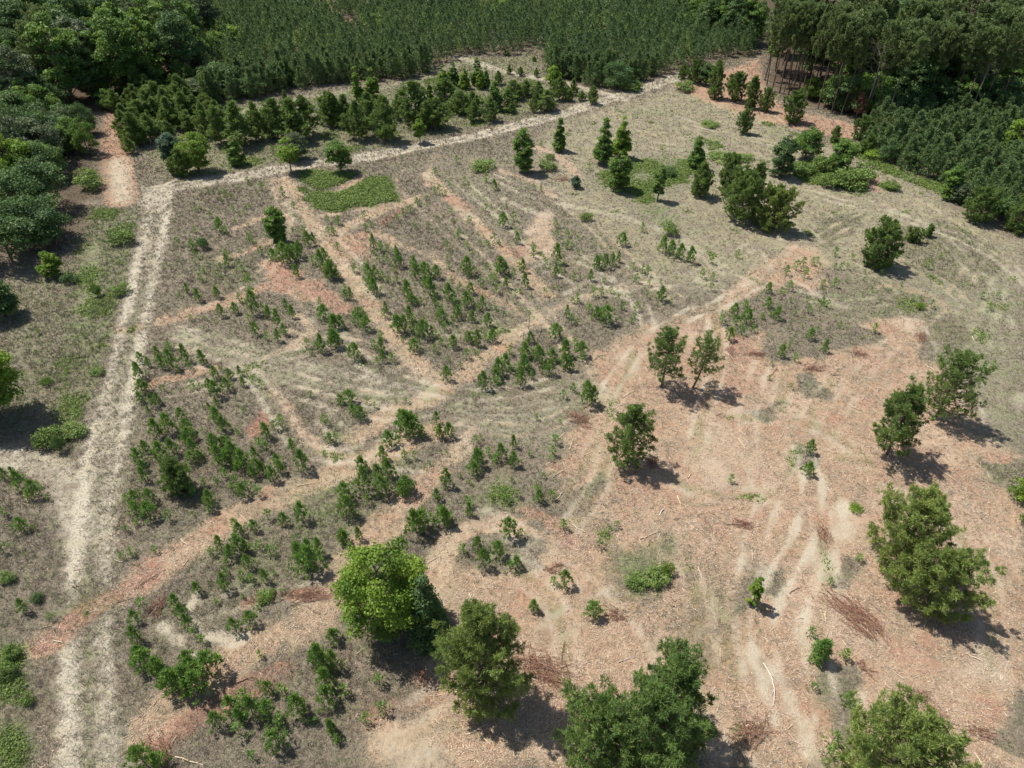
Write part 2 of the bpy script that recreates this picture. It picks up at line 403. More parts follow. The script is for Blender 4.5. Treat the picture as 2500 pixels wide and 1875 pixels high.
# sandy runs in the right foreground
for pts, w, k in [([(1070, 0), (1040, 150), (1000, 300), (880, 450), (820, 700), (800, 1000)], 1.3, .9), ([(520, 900), (640, 1060), (730, 1220), (820, 1400), (850, 1600)], 1.3, .75), ([(150, 800), (150, 1000), (140, 1350)], 1.4, .6),
                  ([(930, 1100), (930, 1250), (1010, 1390)], .7, .9), ([(1150, 1180), (1150, 1480)], .6, .8), ([(430, 1100), (490, 1330)], .6, .7), ([(600, 560), (700, 530), (760, 500)], 1., .7), ([(1000, 520), (1060, 600), (1220, 820), (1300, 880)], .8, .5), ([(600, 1500), (640, 1659)], .7, .6), ([(920, 1000), (1000, 1180)], .6, .6)]:
    path('I', pts, w * .8, 1.1, wob=.45, pale=k * .8, bright=k * .30)
poly('I', [(1010, 80), (1130, 40), (1180, 180), (1060, 260), (930, 240)], 2.5, pale=.6, bright=.22)
poly('H', [(420, 1659), (350, 1540), (520, 1420), (740, 1420), (800, 1540), (700, 1700)], 4, pale=.6, track=.30, red=-.8)
path('P', [(2140, 560), (2170, 640), (2110, 760), (2110, 830)], 1.6, pale=.35); path('P', [(1640, 730), (1700, 700)], 1, pale=.1)
path('F', [(1880, 0), (2060, 130), (2240, 260)], 1.6, .8, pale=.5); path('F', [(1740, 320), (1880, 450), (1880, 570)], 1.0, .6, pale=.5); path('F', [(760, 230), (930, 320), (1090, 395)], 1.1, .6, pale=.5, mulch=.3)
path('F', [(1330, 680), (1340, 900)], .9, .6, pale=.3); poly('F', [(2090, 980), (2203, 900), (2260, 1040), (2150, 1120)], 2, pale=.55, bright=.2)
path('F', [(1280, 260), (1540, 280), (1680, 350), (1760, 420)], 1.8, mulch=.5, red=.3, pale=.2)
# brown brush islands left standing in the chips
for r, pts, g in [('F', [(560, 690), (545, 560), (420, 560), (290, 520), (290, 420), (600, 270), (720, 220), (870, 320), (1100, 420), (1040, 470), (1200, 520), (1330, 570), (1330, 640), (1100, 640), (960, 700), (700, 750)], .15),
               ('F', [(700, 910), (860, 810), (930, 900), (990, 960), (830, 970)], .2), ('F', [(520, 1060), (640, 960), (650, 1110), (560, 1120)], .25),
               ('F', [(1900, 0), (2060, 140), (1950, 260), (1850, 280), (1500, 130), (1400, 40)], .1), ('C', [(820, 1480), (980, 1370), (1200, 1350), (1100, 1480), (920, 1560)], .1), ('C', [(1380, 1450), (1700, 1400), (2000, 1560), (2080, 1700), (1500, 1700)], .1),
               ('I', [(370, 470), (480, 420), (700, 330), (760, 420), (640, 520), (540, 540), (430, 640)], .1), ('I', [(2090, 1230), (2230, 1180), (2230, 1600), (2060, 1480)], .2), ('I', [(840, 1000), (1130, 1050), (1220, 1400), (1100, 1500), (1020, 1380), (930, 1180)], .1),
               ('F', [(760, 1250), (880, 1260), (870, 1480), (790, 1500)], .15), ('F', [(1890, 1360), (2230, 1380), (2230, 1659), (2080, 1560)], .3), ('F', [(1590, 560), (1620, 400), (1850, 480), (1860, 700), (1600, 660)], .3),
               ('F', [(1200, 340), (1400, 260), (1560, 330), (1640, 420), (1500, 470), (1250, 440)], .35), ('I', [(1020, 520), (1180, 480), (1160, 380), (1040, 260)], .15), ('E', [(1620, 1500), (1720, 1420), (1740, 1480), (1660, 1580)], .1)]:
    poly(r, pts, 1.2, mulch=-.9, red=-.9, pale=-.8, bright=-1, green=g)
# green weed patches
poly('P', [(630, 372), (700, 364), (745, 372), (790, 372), (735, 402), (690, 408), (652, 398)], 2.2, green=.8, mulch=-.7, red=-.6)
poly('P', [(652, 404), (700, 412), (742, 408), (792, 380), (846, 378), (864, 434), (790, 448), (705, 458), (672, 440)], 2.2, green=.85, mulch=-.7, red=-.6)
lane('P', [(728, 410), (750, 400), (782, 382)], 1.8, red=.6)
poly('P', [(1272, 372), (1350, 350), (1420, 332), (1500, 335), (1545, 372), (1480, 402), (1420, 424), (1465, 465), (1500, 490), (1450, 505), (1380, 455), (1340, 425), (1290, 405)], 6, green=.55, mulch=-.7)
poly('P', [(1700, 352), (1790, 340), (1885, 375), (1880, 416), (1800, 404), (1735, 392)], 3, green=.85, mulch=-1, red=-1)
path('P', [(1818, 305), (1880, 345), (1950, 378), (2020, 400), (2100, 430)], 5, 2, green=.6, bright=.0); path('P', [(1888, 378), (1890, 412)], 2, red=.75, mulch=.6, green=-1); poly('P', [(1906, 392), (1940, 395), (1935, 412), (1905, 412)], 1, green=.7)
poly('P', [(1030, 1045), (1080, 1030), (1130, 1045), (1120, 1090), (1060, 1110), (1020, 1090)], 4, green=.5, pale=.25, bright=.3, mulch=-.7)
poly('P', [(1310, 1225), (1360, 1190), (1450, 1168), (1452, 1228), (1392, 1292), (1335, 1275)], 4.5, green=.62, mulch=-.8, red=-.8)
poly('P', [(1290, 1150), (1330, 1120), (1345, 1150), (1310, 1190)], 1.5, green=.5, mulch=-.5)
poly('P', [(560, 860), (600, 850), (640, 880), (640, 930)], 2, green=.1)
poly('P', [(0, 1560), (50, 1560), (90, 1640), (80, 1670), (0, 1670)], 2, green=.7, bright=.2)
poly('P', [(0, 1392), (58, 1400), (76, 1475), (50, 1535), (0, 1530)], 2, green=.6)
poly('P', [(420, 540), (560, 560), (560, 620), (420, 610)], 3, green=.35); poly('P', [(380, 390), (560, 378), (580, 400), (420, 440)], 3, green=.25)
poly('P', [(420, 1200), (560, 1120), (720, 1180), (700, 1260), (560, 1330), (460, 1300)], 4, green=.32); poly('P', [(650, 1030), (800, 1010), (800, 1130), (680, 1190), (600, 1140)], 4, green=.40)
poly('P', [(1020, 690), (1120, 660), (1120, 730), (1040, 740)], 3, green=.35)
poly('P', [(860, 640), (1060, 600), (1060, 760), (880, 780)], 4, green=.22)
poly('P', [(1480, 300), (1560, 290), (1570, 320), (1500, 330)], 1.5, green=.45); poly('P', [(1650, 262), (1740, 290), (1720, 310), (1640, 290)], 1.5, green=.4); poly('P', [(1330, 240), (1420, 232), (1460, 250), (1380, 262)], 2, green=.35)
path('P', [(208, 530), (205, 600), (185, 680)], 2.2, 1.2, green=.45, bright=.25, pale=.3)
# pale farm tracks
MAINT = [(200, 1720), (196, 1560), (190, 1400), (196, 1250), (208, 1100), (230, 960), (260, 830), (290, 700), (322, 560), (338, 470), (345, 432)]
path('P', MAINT, 5.2, .9, erase=1)
path('P', MAINT, 5.2, 1.8, track=.56, green=.2)
path('P', MAINT, .7, 1.3, wob=.4, track=-.5, green=.4)
for o in (-1.45, 1.45): path('P', MAINT, 1.1, 1.2, off=o, wob=.35, track=.95)
E2 = [(335, 450), (350, 420), (380, 404), (450, 390), (560, 373), (650, 357), (750, 345), (850, 328), (950, 308), (1050, 288), (1150, 262), (1230, 240), (1300, 218), (1380, 196), (1450, 174), (1470, 160)]
path('P', E2, 5.2, 1.2, erase=.9); path('P', E2, 4.8, 1.4, track=.55, green=.1)
for o in (-1.3, 1.3): path('P', E2, 1.2, 1.2, off=o, track=.8)
path('P', [(172, 438), (250, 434), (345, 424)], 2.4, 1.6, track=.5, pale=.2)
poly('P', [(300, 400), (372, 405), (350, 450), (300, 450)], 2, track=.6)
LN = [(262, 432), (256, 400), (252, 350), (247, 300), (255, 250), (262, 235)]
path('P', LN, 6.6, 1.2, erase=1); path('P', LN, 6.4, 1.2, mulch=.62, red=.55); path('P', LN[:3], 4, 3, pale=.55, red=-.6)
path('P', [(982, 122), (1060, 146), (1120, 161), (1200, 174), (1290, 198), (1350, 214)], 3.4, 1.2, track=.55, red=.25, pale=.2, erase=0)
path('P', [(480, 255), (560, 232), (700, 205), (860, 188), (985, 140)], 4, 2.5, pale=.35, mulch=.3, red=.1)
SIDE = [(-20, 990), (40, 986), (95, 1000), (135, 1035), (165, 1100), (185, 1150)]
path('P', SIDE, 4.2, 1.8, track=.48, pale=.3)
for o in (-1., 1.): path('P', SIDE, .7, .9, off=o, track=.62)
path('P', [(325, 405), (370, 398), (392, 380), (385, 362)], .7, .6, pale=.8, track=.3)
for k in range(5): path('P', [(372 + 6 * k, 700 + 12 * k), (437 + 5 * k, 722 + 12 * k), (529, 748 + 13 * k), (640, 780 + 14 * k), (780, 812 + 14 * k), (910, 836 + 8 * k)], .5, .45, wob=.08, pale=.52)
for k in range(4): path('P', [(985, 870 + 16 * k), (1050, 880 + 16 * k), (1120, 878 + 16 * k), (1200, 860 + 16 * k)], .45, .4, wob=.08, pale=.52)
path('P', [(150, 1300), (230, 1300)], 3.5, 2.5, track=-.5, green=.35); path('P', [(110, 1385), (190, 1320), (260, 1280)], 2.6, 1.2, red=.7, mulch=.6, track=-.8)
path('P', [(255, 715), (300, 708)], 2., 1., track=-.8, mulch=.5, red=.3)
# wheel ruts criss-crossing the field, in pairs
RUTS = [([(1510, 1660), (1520, 1500), (1512, 1380), (1495, 1250), (1480, 1120)], .4), ([(1700, 1560), (1655, 1430), (1640, 1340), (1680, 1250), (1745, 1150), (1760, 1040), (1730, 960)], .55), ([(1600, 1660), (1590, 1500), (1570, 1400), (1560, 1250)], .35),
 ([(1360, 1010), (1420, 1080), (1450, 1180), (1460, 1300), (1440, 1420)], .35), ([(1340, 900), (1380, 980), (1480, 1050), (1600, 1080), (1700, 1060)], .35), ([(1300, 880), (1340, 800), (1400, 730), (1480, 680), (1560, 660), (1650, 600)], .45), ([(1370, 760), (1330, 860), (1290, 960), (1240, 1040)], .4),
 ([(2230, 620), (2150, 550), (2040, 500), (1900, 455), (1760, 420), (1600, 370)], .5), ([(1200, 300), (1350, 300), (1480, 320), (1600, 370), (1700, 440), (1760, 520)], .4), ([(1700, 560), (1790, 500), (1900, 450), (2010, 430), (2100, 450)], .45), ([(1640, 230), (1720, 300), (1800, 350), (1840, 420)], .35),
 ([(1390, 230), (1500, 270), (1620, 300), (1720, 320)], .45), ([(1330, 260), (1450, 300), (1560, 350), (1650, 440), (1700, 520)], .4), ([(1280, 230), (1330, 290), (1450, 330), (1560, 400), (1620, 500), (1650, 580)], .35), ([(1480, 500), (1560, 560), (1620, 600), (1740, 640), (1850, 660), (1960, 640)], .35),
 ([(2110, 560), (2060, 640), (1990, 700), (1900, 760), (1820, 860), (1780, 960)], .4), ([(2160, 600), (2130, 720), (2090, 830), (2110, 950)], .4), ([(1820, 560), (1880, 600), (1960, 660), (2010, 760)], .35), ([(1880, 560), (1950, 560), (2060, 620), (2110, 700)], .4), ([(1650, 780), (1620, 860), (1610, 960), (1650, 1060)], .35), ([(1700, 800), (1680, 900), (1760, 980), (1880, 1000)], .3),
 ([(1180, 420), (1260, 470), (1330, 540), (1400, 600), (1470, 650)], .35), ([(1000, 400), (1090, 470), (1180, 560), (1260, 620), (1370, 640)], .4), ([(1060, 380), (1160, 430), (1260, 440), (1380, 470)], .4), ([(890, 420), (950, 480), (1040, 560), (1080, 620), (1150, 690)], .4), ([(1120, 600), (1220, 560), (1320, 560), (1430, 600)], .3),
 ([(380, 720), (470, 760), (560, 820), (610, 900), (650, 970), (740, 990), (860, 950)], .45), ([(560, 700), (660, 740), (780, 740), (880, 790)], .4), ([(640, 620), (700, 700), (800, 800), (950, 850), (1080, 850), (1220, 820)], .4), ([(1230, 640), (1300, 600), (1380, 640), (1400, 700)], .45), ([(1000, 900), (1080, 930), (1180, 920), (1260, 870)], .4),
 ([(960, 1130), (1040, 1110), (1130, 1150), (1200, 1230), (1260, 1320)], .4), ([(600, 440), (700, 500), (760, 560), (820, 640)], .35), ([(520, 640), (600, 560), (620, 470), (600, 400)], .4), ([(660, 760), (560, 780), (460, 830), (360, 850)], .35), ([(420, 1330), (520, 1290), (640, 1290), (740, 1250)], .3), ([(980, 1560), (1050, 1600), (1160, 1600), (1250, 1560)], .3), ([(850, 1560), (1000, 1480), (1100, 1420), (1240, 1330), (1330, 1290)], .35),
 ([(1900, 1060), (2000, 1090), (2100, 1180), (2150, 1300), (2130, 1500)], .35), ([(2000, 940), (2100, 1010), (2200, 1120)], .35), ([(1560, 900), (1660, 900), (1780, 920), (1860, 980)], .35)]
RUTS += [([(370 + a, 710 + b_), (500 + a, 745 + b_), (650 + a, 800 + b_), (800 + a, 835 + b_), (930, 850 + b_ // 2)], .4) for a, b_ in ((0, 0), (20, 30), (60, 70))]
RUTS += [([(1290, 840), (1320, 950), (1290, 1060), (1230, 1140)], .35), ([(1400, 900), (1540, 960), (1620, 1080), (1640, 1220)], .35), ([(1540, 660), (1560, 780), (1520, 880), (1500, 1000)], .4), ([(1700, 1000), (1640, 1120), (1620, 1240), (1590, 1340)], .4), ([(1800, 820), (1740, 920), (1700, 1030)], .4), ([(1400, 620), (1500, 600), (1600, 540), (1700, 500)], .4),
 ([(1250, 560), (1340, 600), (1440, 610), (1560, 620)], .4), ([(1100, 600), (1180, 680), (1240, 760), (1280, 860)], .35), ([(700, 900), (760, 960), (850, 1000), (960, 1010)], .35), ([(900, 700), (1000, 720), (1100, 700)], .3), ([(1950, 420), (2040, 470), (2140, 540), (2230, 580)], .5), ([(1850, 430), (1960, 470), (2060, 530), (2150, 640), (2190, 760)], .4), ([(1770, 1100), (1790, 1250), (1760, 1400), (1790, 1560)], .4), ([(1880, 1400), (1980, 1500), (2080, 1560)], .3), ([(1130, 1240), (1200, 1300), (1230, 1400), (1200, 1500)], .35), ([(1050, 1180), (1150, 1190), (1240, 1240), (1340, 1340), (1400, 1440)], .35)]
for k, (pts, st) in enumerate(RUTS):
    tone = dict(pale=st) if k % 3 else dict(pale=st * .7, mulch=.5, red=.15)
    tone = {a: min(.9, v * 1.4) if a == 'pale' else v for a, v in tone.items()}
    for o in (-.95, .95): path('P', pts, .65, .7, off=o, wob=.2, **tone)
    if k % 2 == 0: path('P', pts, 1.2, .8, green=.34)
# leaf litter under the woods
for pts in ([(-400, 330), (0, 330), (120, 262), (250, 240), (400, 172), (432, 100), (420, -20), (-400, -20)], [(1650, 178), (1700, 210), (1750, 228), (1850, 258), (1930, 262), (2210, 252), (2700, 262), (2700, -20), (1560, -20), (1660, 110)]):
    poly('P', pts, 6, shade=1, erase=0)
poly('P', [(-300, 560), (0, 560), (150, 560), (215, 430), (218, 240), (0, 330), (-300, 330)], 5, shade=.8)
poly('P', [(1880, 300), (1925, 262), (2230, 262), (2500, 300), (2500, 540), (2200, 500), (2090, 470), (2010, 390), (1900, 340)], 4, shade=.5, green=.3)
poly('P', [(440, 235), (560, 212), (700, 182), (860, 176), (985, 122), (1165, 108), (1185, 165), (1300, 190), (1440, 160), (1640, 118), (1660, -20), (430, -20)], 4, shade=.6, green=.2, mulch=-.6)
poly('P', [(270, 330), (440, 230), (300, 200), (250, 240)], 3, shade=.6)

def samp(k, x, y):
    return LAY[k][np.clip(np.searchsorted(GX, x), 0, len(GX) - 1), np.clip(np.searchsorted(GY, y), 0, len(GY) - 1)]

def build_ground():
    nx, ny = XX.shape
    Z = gz(XX, YY) * ((np.abs(XX) < 400) & (YY < 500) & (YY > -60))
    V = np.stack([XX, YY, Z], -1).reshape(-1, 3)
    i, j = np.meshgrid(np.arange(nx - 1), np.arange(ny - 1), indexing='ij')
    a = (i * ny + j).ravel()
    q = np.stack([a, a + ny, a + ny + 1, a + 1], -1)
    me = bpy.data.meshes.new('ground')
    me.vertices.add(len(V)); me.vertices.foreach_set('co', V.astype('f').ravel())
    me.loops.add(q.size); me.loops.foreach_set('vertex_index', q.ravel().astype('i'))
    me.polygons.add(len(q)); me.polygons.foreach_set('loop_start', (np.arange(len(q)) * 4).astype('i'))
    me.update(calc_edges=True)
    me.polygons.foreach_set('use_smooth', np.ones(len(q), bool))
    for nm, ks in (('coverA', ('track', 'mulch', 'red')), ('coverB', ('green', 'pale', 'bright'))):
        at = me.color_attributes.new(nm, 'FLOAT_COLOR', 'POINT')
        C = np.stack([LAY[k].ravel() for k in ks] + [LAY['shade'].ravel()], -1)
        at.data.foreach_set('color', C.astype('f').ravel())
    m, nt = newmat('ground_cover'); b = NB(nt)
    geo = b.node('ShaderNodeNewGeometry'); pos = geo.outputs['Position']
    A = b.node('ShaderNodeAttribute', attribute_name='coverA'); B = b.node('ShaderNodeAttribute', attribute_name='coverB')
    sa = b.node('ShaderNodeSeparateColor'); nt.links.new(A.outputs['Color'], sa.inputs[0])
    sb = b.node('ShaderNodeSeparateColor'); nt.links.new(B.outputs['Color'], sb.inputs[0])
    n0 = b.noise(pos, .12, 6, .6)
    n1 = b.noise(pos, .55, 9, .68, .4)
    n2 = b.noise(pos, 3.2, 6, .7, .6)
    n3 = b.noise(pos, 13., 4, .7)
    fa = b.noise(b.mapping(pos, (9, 2.2, 1), (0, 0, .5)), 1., 4, .7, .5)
    fb = b.noise(b.mapping(pos, (2.4, 10, 1), (0, 0, .35)), 1., 4, .7, .5)
    fib = b.math('MAXIMUM', fa, fb)
    rag = b.math('ADD', b.math('MULTIPLY_ADD', n1, 1.0, -.5), b.math('MULTIPLY_ADD', n2, .32, -.16))
    def mask(s, lo=.24, hi=.62): return b.ramp(b.math('MULTIPLY', s, b.math('MULTIPLY_ADD', rag, 2.6, 1.)), lo, hi)
    dry = b.mix(b.ramp(n2, .3, .72), (.145, .120, .088), (.305, .262, .195))
    dry = b.mix(b.math('MULTIPLY', b.ramp(fib, .55, .78), .65), dry, (.46, .41, .32))
    dry = b.mix(b.math('MULTIPLY', b.ramp(n1, .46, .68), .65), dry, (.19, .200, .105))
    dry = b.mix(b.math('MULTIPLY', b.ramp(n0, .45, .65), .3), dry, (.27, .20, .145))
    mul = b.mix(b.ramp(n2, .3, .7), (.32, .222, .140), (.51, .392, .255))
    mul = b.mix(b.math('MULTIPLY', b.ramp(fib, .56, .74), .8), mul, (.66, .56, .43))
    mul = b.mix(b.math('MULTIPLY', b.ramp(n3, .52, .7), .55), mul, (.25, .155, .105))
    mul = b.mix(b.math('MULTIPLY', b.ramp(b.noise(pos, .33, 7, .7, .8), .47, .60), .7), mul, (.265, .228, .155))
    mul = b.mix(b.math('MULTIPLY', b.ramp(b.noise(pos, .21, 6, .65, .5), .52, .66), .55), mul, (.40, .205, .130))
    mul = b.mix(b.math('MULTIPLY', b.ramp(n0, .50, .66), .45), mul, (.58, .48, .36))
    c = b.mix(mask(sa.outputs[1]), dry, mul)
    red = b.mix(b.ramp(n2, .3, .7), (.27, .125, .088), (.44, .25, .18))
    red = b.mix(b.math('MULTIPLY', b.ramp(fib, .58, .74), .7), red, (.58, .41, .28))
    c = b.mix(b.math('MULTIPLY', mask(sa.outputs[2], .1, .85), .85), c, red)
    pal = b.mix(b.ramp(n3, .35, .65), (.40, .35, .26), (.64, .57, .44))
    pal = b.mix(b.math('MULTIPLY', b.ramp(n2, .55, .7), .6), pal, (.22, .21, .12))
    c = b.mix(b.math('MULTIPLY', mask(sb.outputs[1], .12, .8), .8), c, pal)
    c = b.mix(b.math('MULTIPLY', mask(sb.outputs[2], .2, .6), .7), c, (.68, .60, .44))
    gre = b.mix(b.ramp(n2, .3, .7), (.10, .145, .05), (.22, .275, .105))
    gre = b.mix(b.math('MULTIPLY', b.ramp(fib, .58, .76), .5), gre, (.30, .29, .15))
    c = b.mix(b.math('MULTIPLY', mask(sb.outputs[0], .12, .75), .85), c, gre)
    trk = b.mix(b.ramp(n3, .3, .7), (.42, .37, .285), (.68, .61, .49))
    trk = b.mix(b.math('MULTIPLY', b.ramp(b.noise(pos, 4.6, 3, .6), .50, .60), .85), trk, (.26, .25, .16))
    trk = b.mix(b.math('MULTIPLY', b.ramp(n1, .48, .62), .45), trk, (.40, .345, .235))
    c = b.mix(b.math('MULTIPLY', mask(sa.outputs[0], .2, .8), .95), c, trk)
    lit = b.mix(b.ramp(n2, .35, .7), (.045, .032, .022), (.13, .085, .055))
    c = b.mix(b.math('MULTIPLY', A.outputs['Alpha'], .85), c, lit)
    pr = b.node('ShaderNodeBsdfPrincipled'); nt.links.new(c, pr.inputs['Base Color'])
    pr.inputs['Roughness'].default_value = .95; pr.inputs['Specular IOR Level'].default_value = .1
    bp = b.node('ShaderNodeBump'); bp.inputs['Strength'].default_value = .75; bp.inputs['Distance'].default_value = .16
    hgt = b.math('ADD', b.math('ADD', b.math('MULTIPLY', n2, .8), b.math('MULTIPLY', n1, 1.6)), b.math('ADD', b.math('MULTIPLY', n3, .45), b.math('MULTIPLY', fib, .5)))
    nt.links.new(hgt, bp.inputs['Height']); nt.links.new(bp.outputs[0], pr.inputs['Normal'])
    out = b.node('ShaderNodeOutputMaterial'); nt.links.new(pr.outputs[0], out.inputs[0])
    me.materials.append(m)
    o = link('ground', me); o['kind'] = 'structure'
    return o
build_ground()

# ------------------------------------------------------------------ labels: where a thing stands, from the landmarks one can find in the photograph
LM = [('large bright leafy tree', 'H', 400, 800), ('broad pine beside the red slash', 'H', 1010, 1230), ('big double pine', 'I', 1560, 560), ('lone dark green pine', 'E', 1895, 1400),
      ('two thin-trunked pines', 'F', 20, 890), ('junction of the dirt tracks', 'P', 340, 430), ('bright green weed patch', 'P', 740, 420), ('dense leafy column tree', 'A', 1770, 1540),
      ('tall column tree by the track', 'B', 1240, 1095), ('close group of leafy columns', 'B', 1800, 1060), ('round pale pine', 'C', 590, 1480), ('fan of dead red branches', 'I', 1130, 680),
      ('bushy pine near the dirt track', 'D', 1150, 1570), ('pair of spreading pines', 'F', 1450, 1200), ('dark pine mass at the bottom', 'H', 1900, 1400), ('leafy tree at the left edge', 'D', 40, 1100),
      ('small oval brush mound', 'H', 1080, 280), ('crossing of the chipped lanes', 'P', 965, 838), ('red soil patch between saplings', 'P', 640, 610), ('soft green grass patch', 'P', 1075, 1070),
      ('brown brush island', 'P', 1720, 700), ('crooked lone sapling', 'E', 1270, 530), ('upright pine on brown brush', 'F', 1270, 120), ('side track on the left', 'P', 60, 990), ('green weedy triangle', 'P', 1400, 1230),
      ('horseshoe of bushy saplings', 'G', 1150, 1120), ('lowest reddish lane', 'G', 1200, 1400), ('red soil streak', 'D', 1610, 1190), ('bulge of brush above the crossing', 'E', 1250, 780), ('leafy thicket on the right', 'C', 1000, 1050),
      ('slender bare-stemmed leafy tree', 'B', 2085, 1270), ('pale end of the dirt track', 'G', 500, 1300), ('dark pine row behind the track', 'A', 1700, 880), ('track fork at the far field', 'B', 1900, 620), ('corner pine of the plantation', 'C', 1900, 1410)]
LMW = [(n, *W(r, x, y)) for n, r, x, y in LM]
USED = {}
def where(x, y, skip=None):
    c = sorted((math.hypot(x - a, y - b), n, a, b) for n, a, b in LMW if n != skip)
    d, n, a, b = c[0]
    dx, dy = x - a, y - b
    if d < 1.6: rel = 'right at'
    elif abs(dx) > abs(dy): rel = 'right of' if dx > 0 else 'left of'
    else: rel = 'behind' if dy > 0 else 'in front of'
    far = 'just ' if d < 6 else ('' if d < 16 else 'well ')
    return f'{far}{rel} the {n}'.replace('just right at', 'right at')
GROUPS = {}
def autotag(o, desc, cat, group, x, y, skip=None):
    lab = f'{desc} {where(x, y, skip)}'
    lab = lab.replace(' well ', ' ') if len(lab.split()) > 16 else lab
    lab = lab.replace(' just ', ' ') if len(lab.split()) > 16 else lab
    GROUPS.setdefault((lab, cat), []).append(o)
    tag(o, lab, cat, group)

# ------------------------------------------------------------------ tree builders: each returns (trunk mesh, crown mesh)
def pine_meshes(name, h, r, clear=.12, seed=0, mat='pine', spr=.8, dens=.9, blade=.31, bw=.050, nb=19, lean=(0, 0), twigs=True, prof='oval', el1=44, step=.42, gap=0., dead=.0, tr=None):
    g = np.random.default_rng(seed); T = MB(); C = MB()
    zs = np.linspace(0, h * .97, 12); bend = g.normal(size=2) * .02 * h
    def axisp(z):
        t = np.asarray(z) / h
        return np.stack([lean[0] * t + bend[0] * np.sin(t * 3), lean[1] * t + bend[1] * np.sin(t * 2.2), np.asarray(z)], -1)
    rt = tr or (.045 + h * .0105)
    tube(T, axisp(zs), rt * (1 - zs / h) ** .8 + .012, 7)
    z = h * clear; cen = []; ax = []; tone = []
    gaps = g.uniform(0, 2 * np.pi, 3)
    while z < h * .985:
        t = (z / h - clear) / (1 - clear)
        if prof == 'oval': R = 1.12 * r * (1 - t ** 2.0) ** .7 * (.72 + .28 * min(1, t / .28))
        elif prof == 'cone': R = 1.22 * r * (1 - t) ** .95 * (.8 + .25 * min(1, t / .15)) + .05 * r
        elif prof == 'flat': R = r * (1 - t ** 3) ** .8 * (.35 + .65 * min(1, t / .55))
        n = g.integers(4, 7); a0 = g.uniform(0, 6.28)
        for k in range(n):
            az = a0 + k * 2 * np.pi / n + g.normal() * .25
            L = R * g.uniform(.58, 1.2) * (1 + .18 * math.sin(2 * az + gaps[0])) 
            if L < .12: continue
            if gap and math.cos(az - gaps[1]) > .6 and g.random() < gap: L *= .5
            el = math.radians(g.uniform(4, 22) + el1 * t)
            p0 = axisp(z); dr = np.array([math.cos(az) * math.cos(el), math.sin(az) * math.cos(el), math.sin(el)])
            s = np.linspace(0, 1, 5)[:, None]
            P = p0 + dr * L * s + np.array([0, 0, 1.]) * (L * .16 * s ** 2 - L * .10 * np.sin(s * 3.1))
            tube(T, P, (.012 + .014 * L) * (1 - s[:, 0]) + .008, 4)
            nt = max(3, int(L * 7.0 * dens))
            u = np.clip(g.choice([.42, .66, .84, .97], nt, p=[.18, .24, .28, .30]) + g.normal(size=nt) * .055, .15, 1.05) if L > 1.2 else g.uniform(.3, 1, nt)
            idx = u[:, None]
            B = p0 + dr * L * idx + np.array([0, 0, 1.]) * (L * .16 * idx ** 2 - L * .10 * np.sin(idx * 3.1))
            off = g.normal(size=(nt, 3)) * np.array([1, 1, .42]); off -= (off @ dr)[:, None] * dr * .6
            tl = L * .34 * (1.15 - u) + .16
            off = off[g.integers(0, max(2, nt // 3), nt)] + .25 * g.normal(size=(nt, 3))
            E_ = B + norm(off) * tl[:, None] * g.uniform(.5, 1, (nt, 1)) + np.array([0, 0, .08])
            if twigs and L > .9:
                for q in range(0, nt, 4): tube(T, np.array([B[q], E_[q]]), [.012, .007], 3)
            cen += [E_, P[-1:]]; a_ = norm(E_ - B) * .5 + dr * .6 + np.array([0, 0, .75])
            ax += [a_, dr[None] + np.array([[0, 0, .7]])]
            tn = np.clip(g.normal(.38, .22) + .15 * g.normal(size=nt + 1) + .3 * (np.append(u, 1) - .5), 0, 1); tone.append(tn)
        z += step * g.uniform(.8, 1.2) * (1.0 if t < .8 else .7)
    tip = axisp(np.array([h * .99, h * .94])); cen.append(tip); ax.append(np.array([[0, 0, 1.], [0, 0, 1.]])); tone.append(np.array([.7, .6]))
    cen = np.concatenate(cen); ax = np.concatenate(ax); tone = np.concatenate(tone)
    warm = np.clip(g.normal(.12, .16, len(cen)), 0, 1)
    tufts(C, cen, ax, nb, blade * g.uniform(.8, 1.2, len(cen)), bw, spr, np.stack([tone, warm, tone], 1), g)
    return T.mesh(name + '_trunk', M['bark'], True), C.mesh(name + '_crown', M[mat])

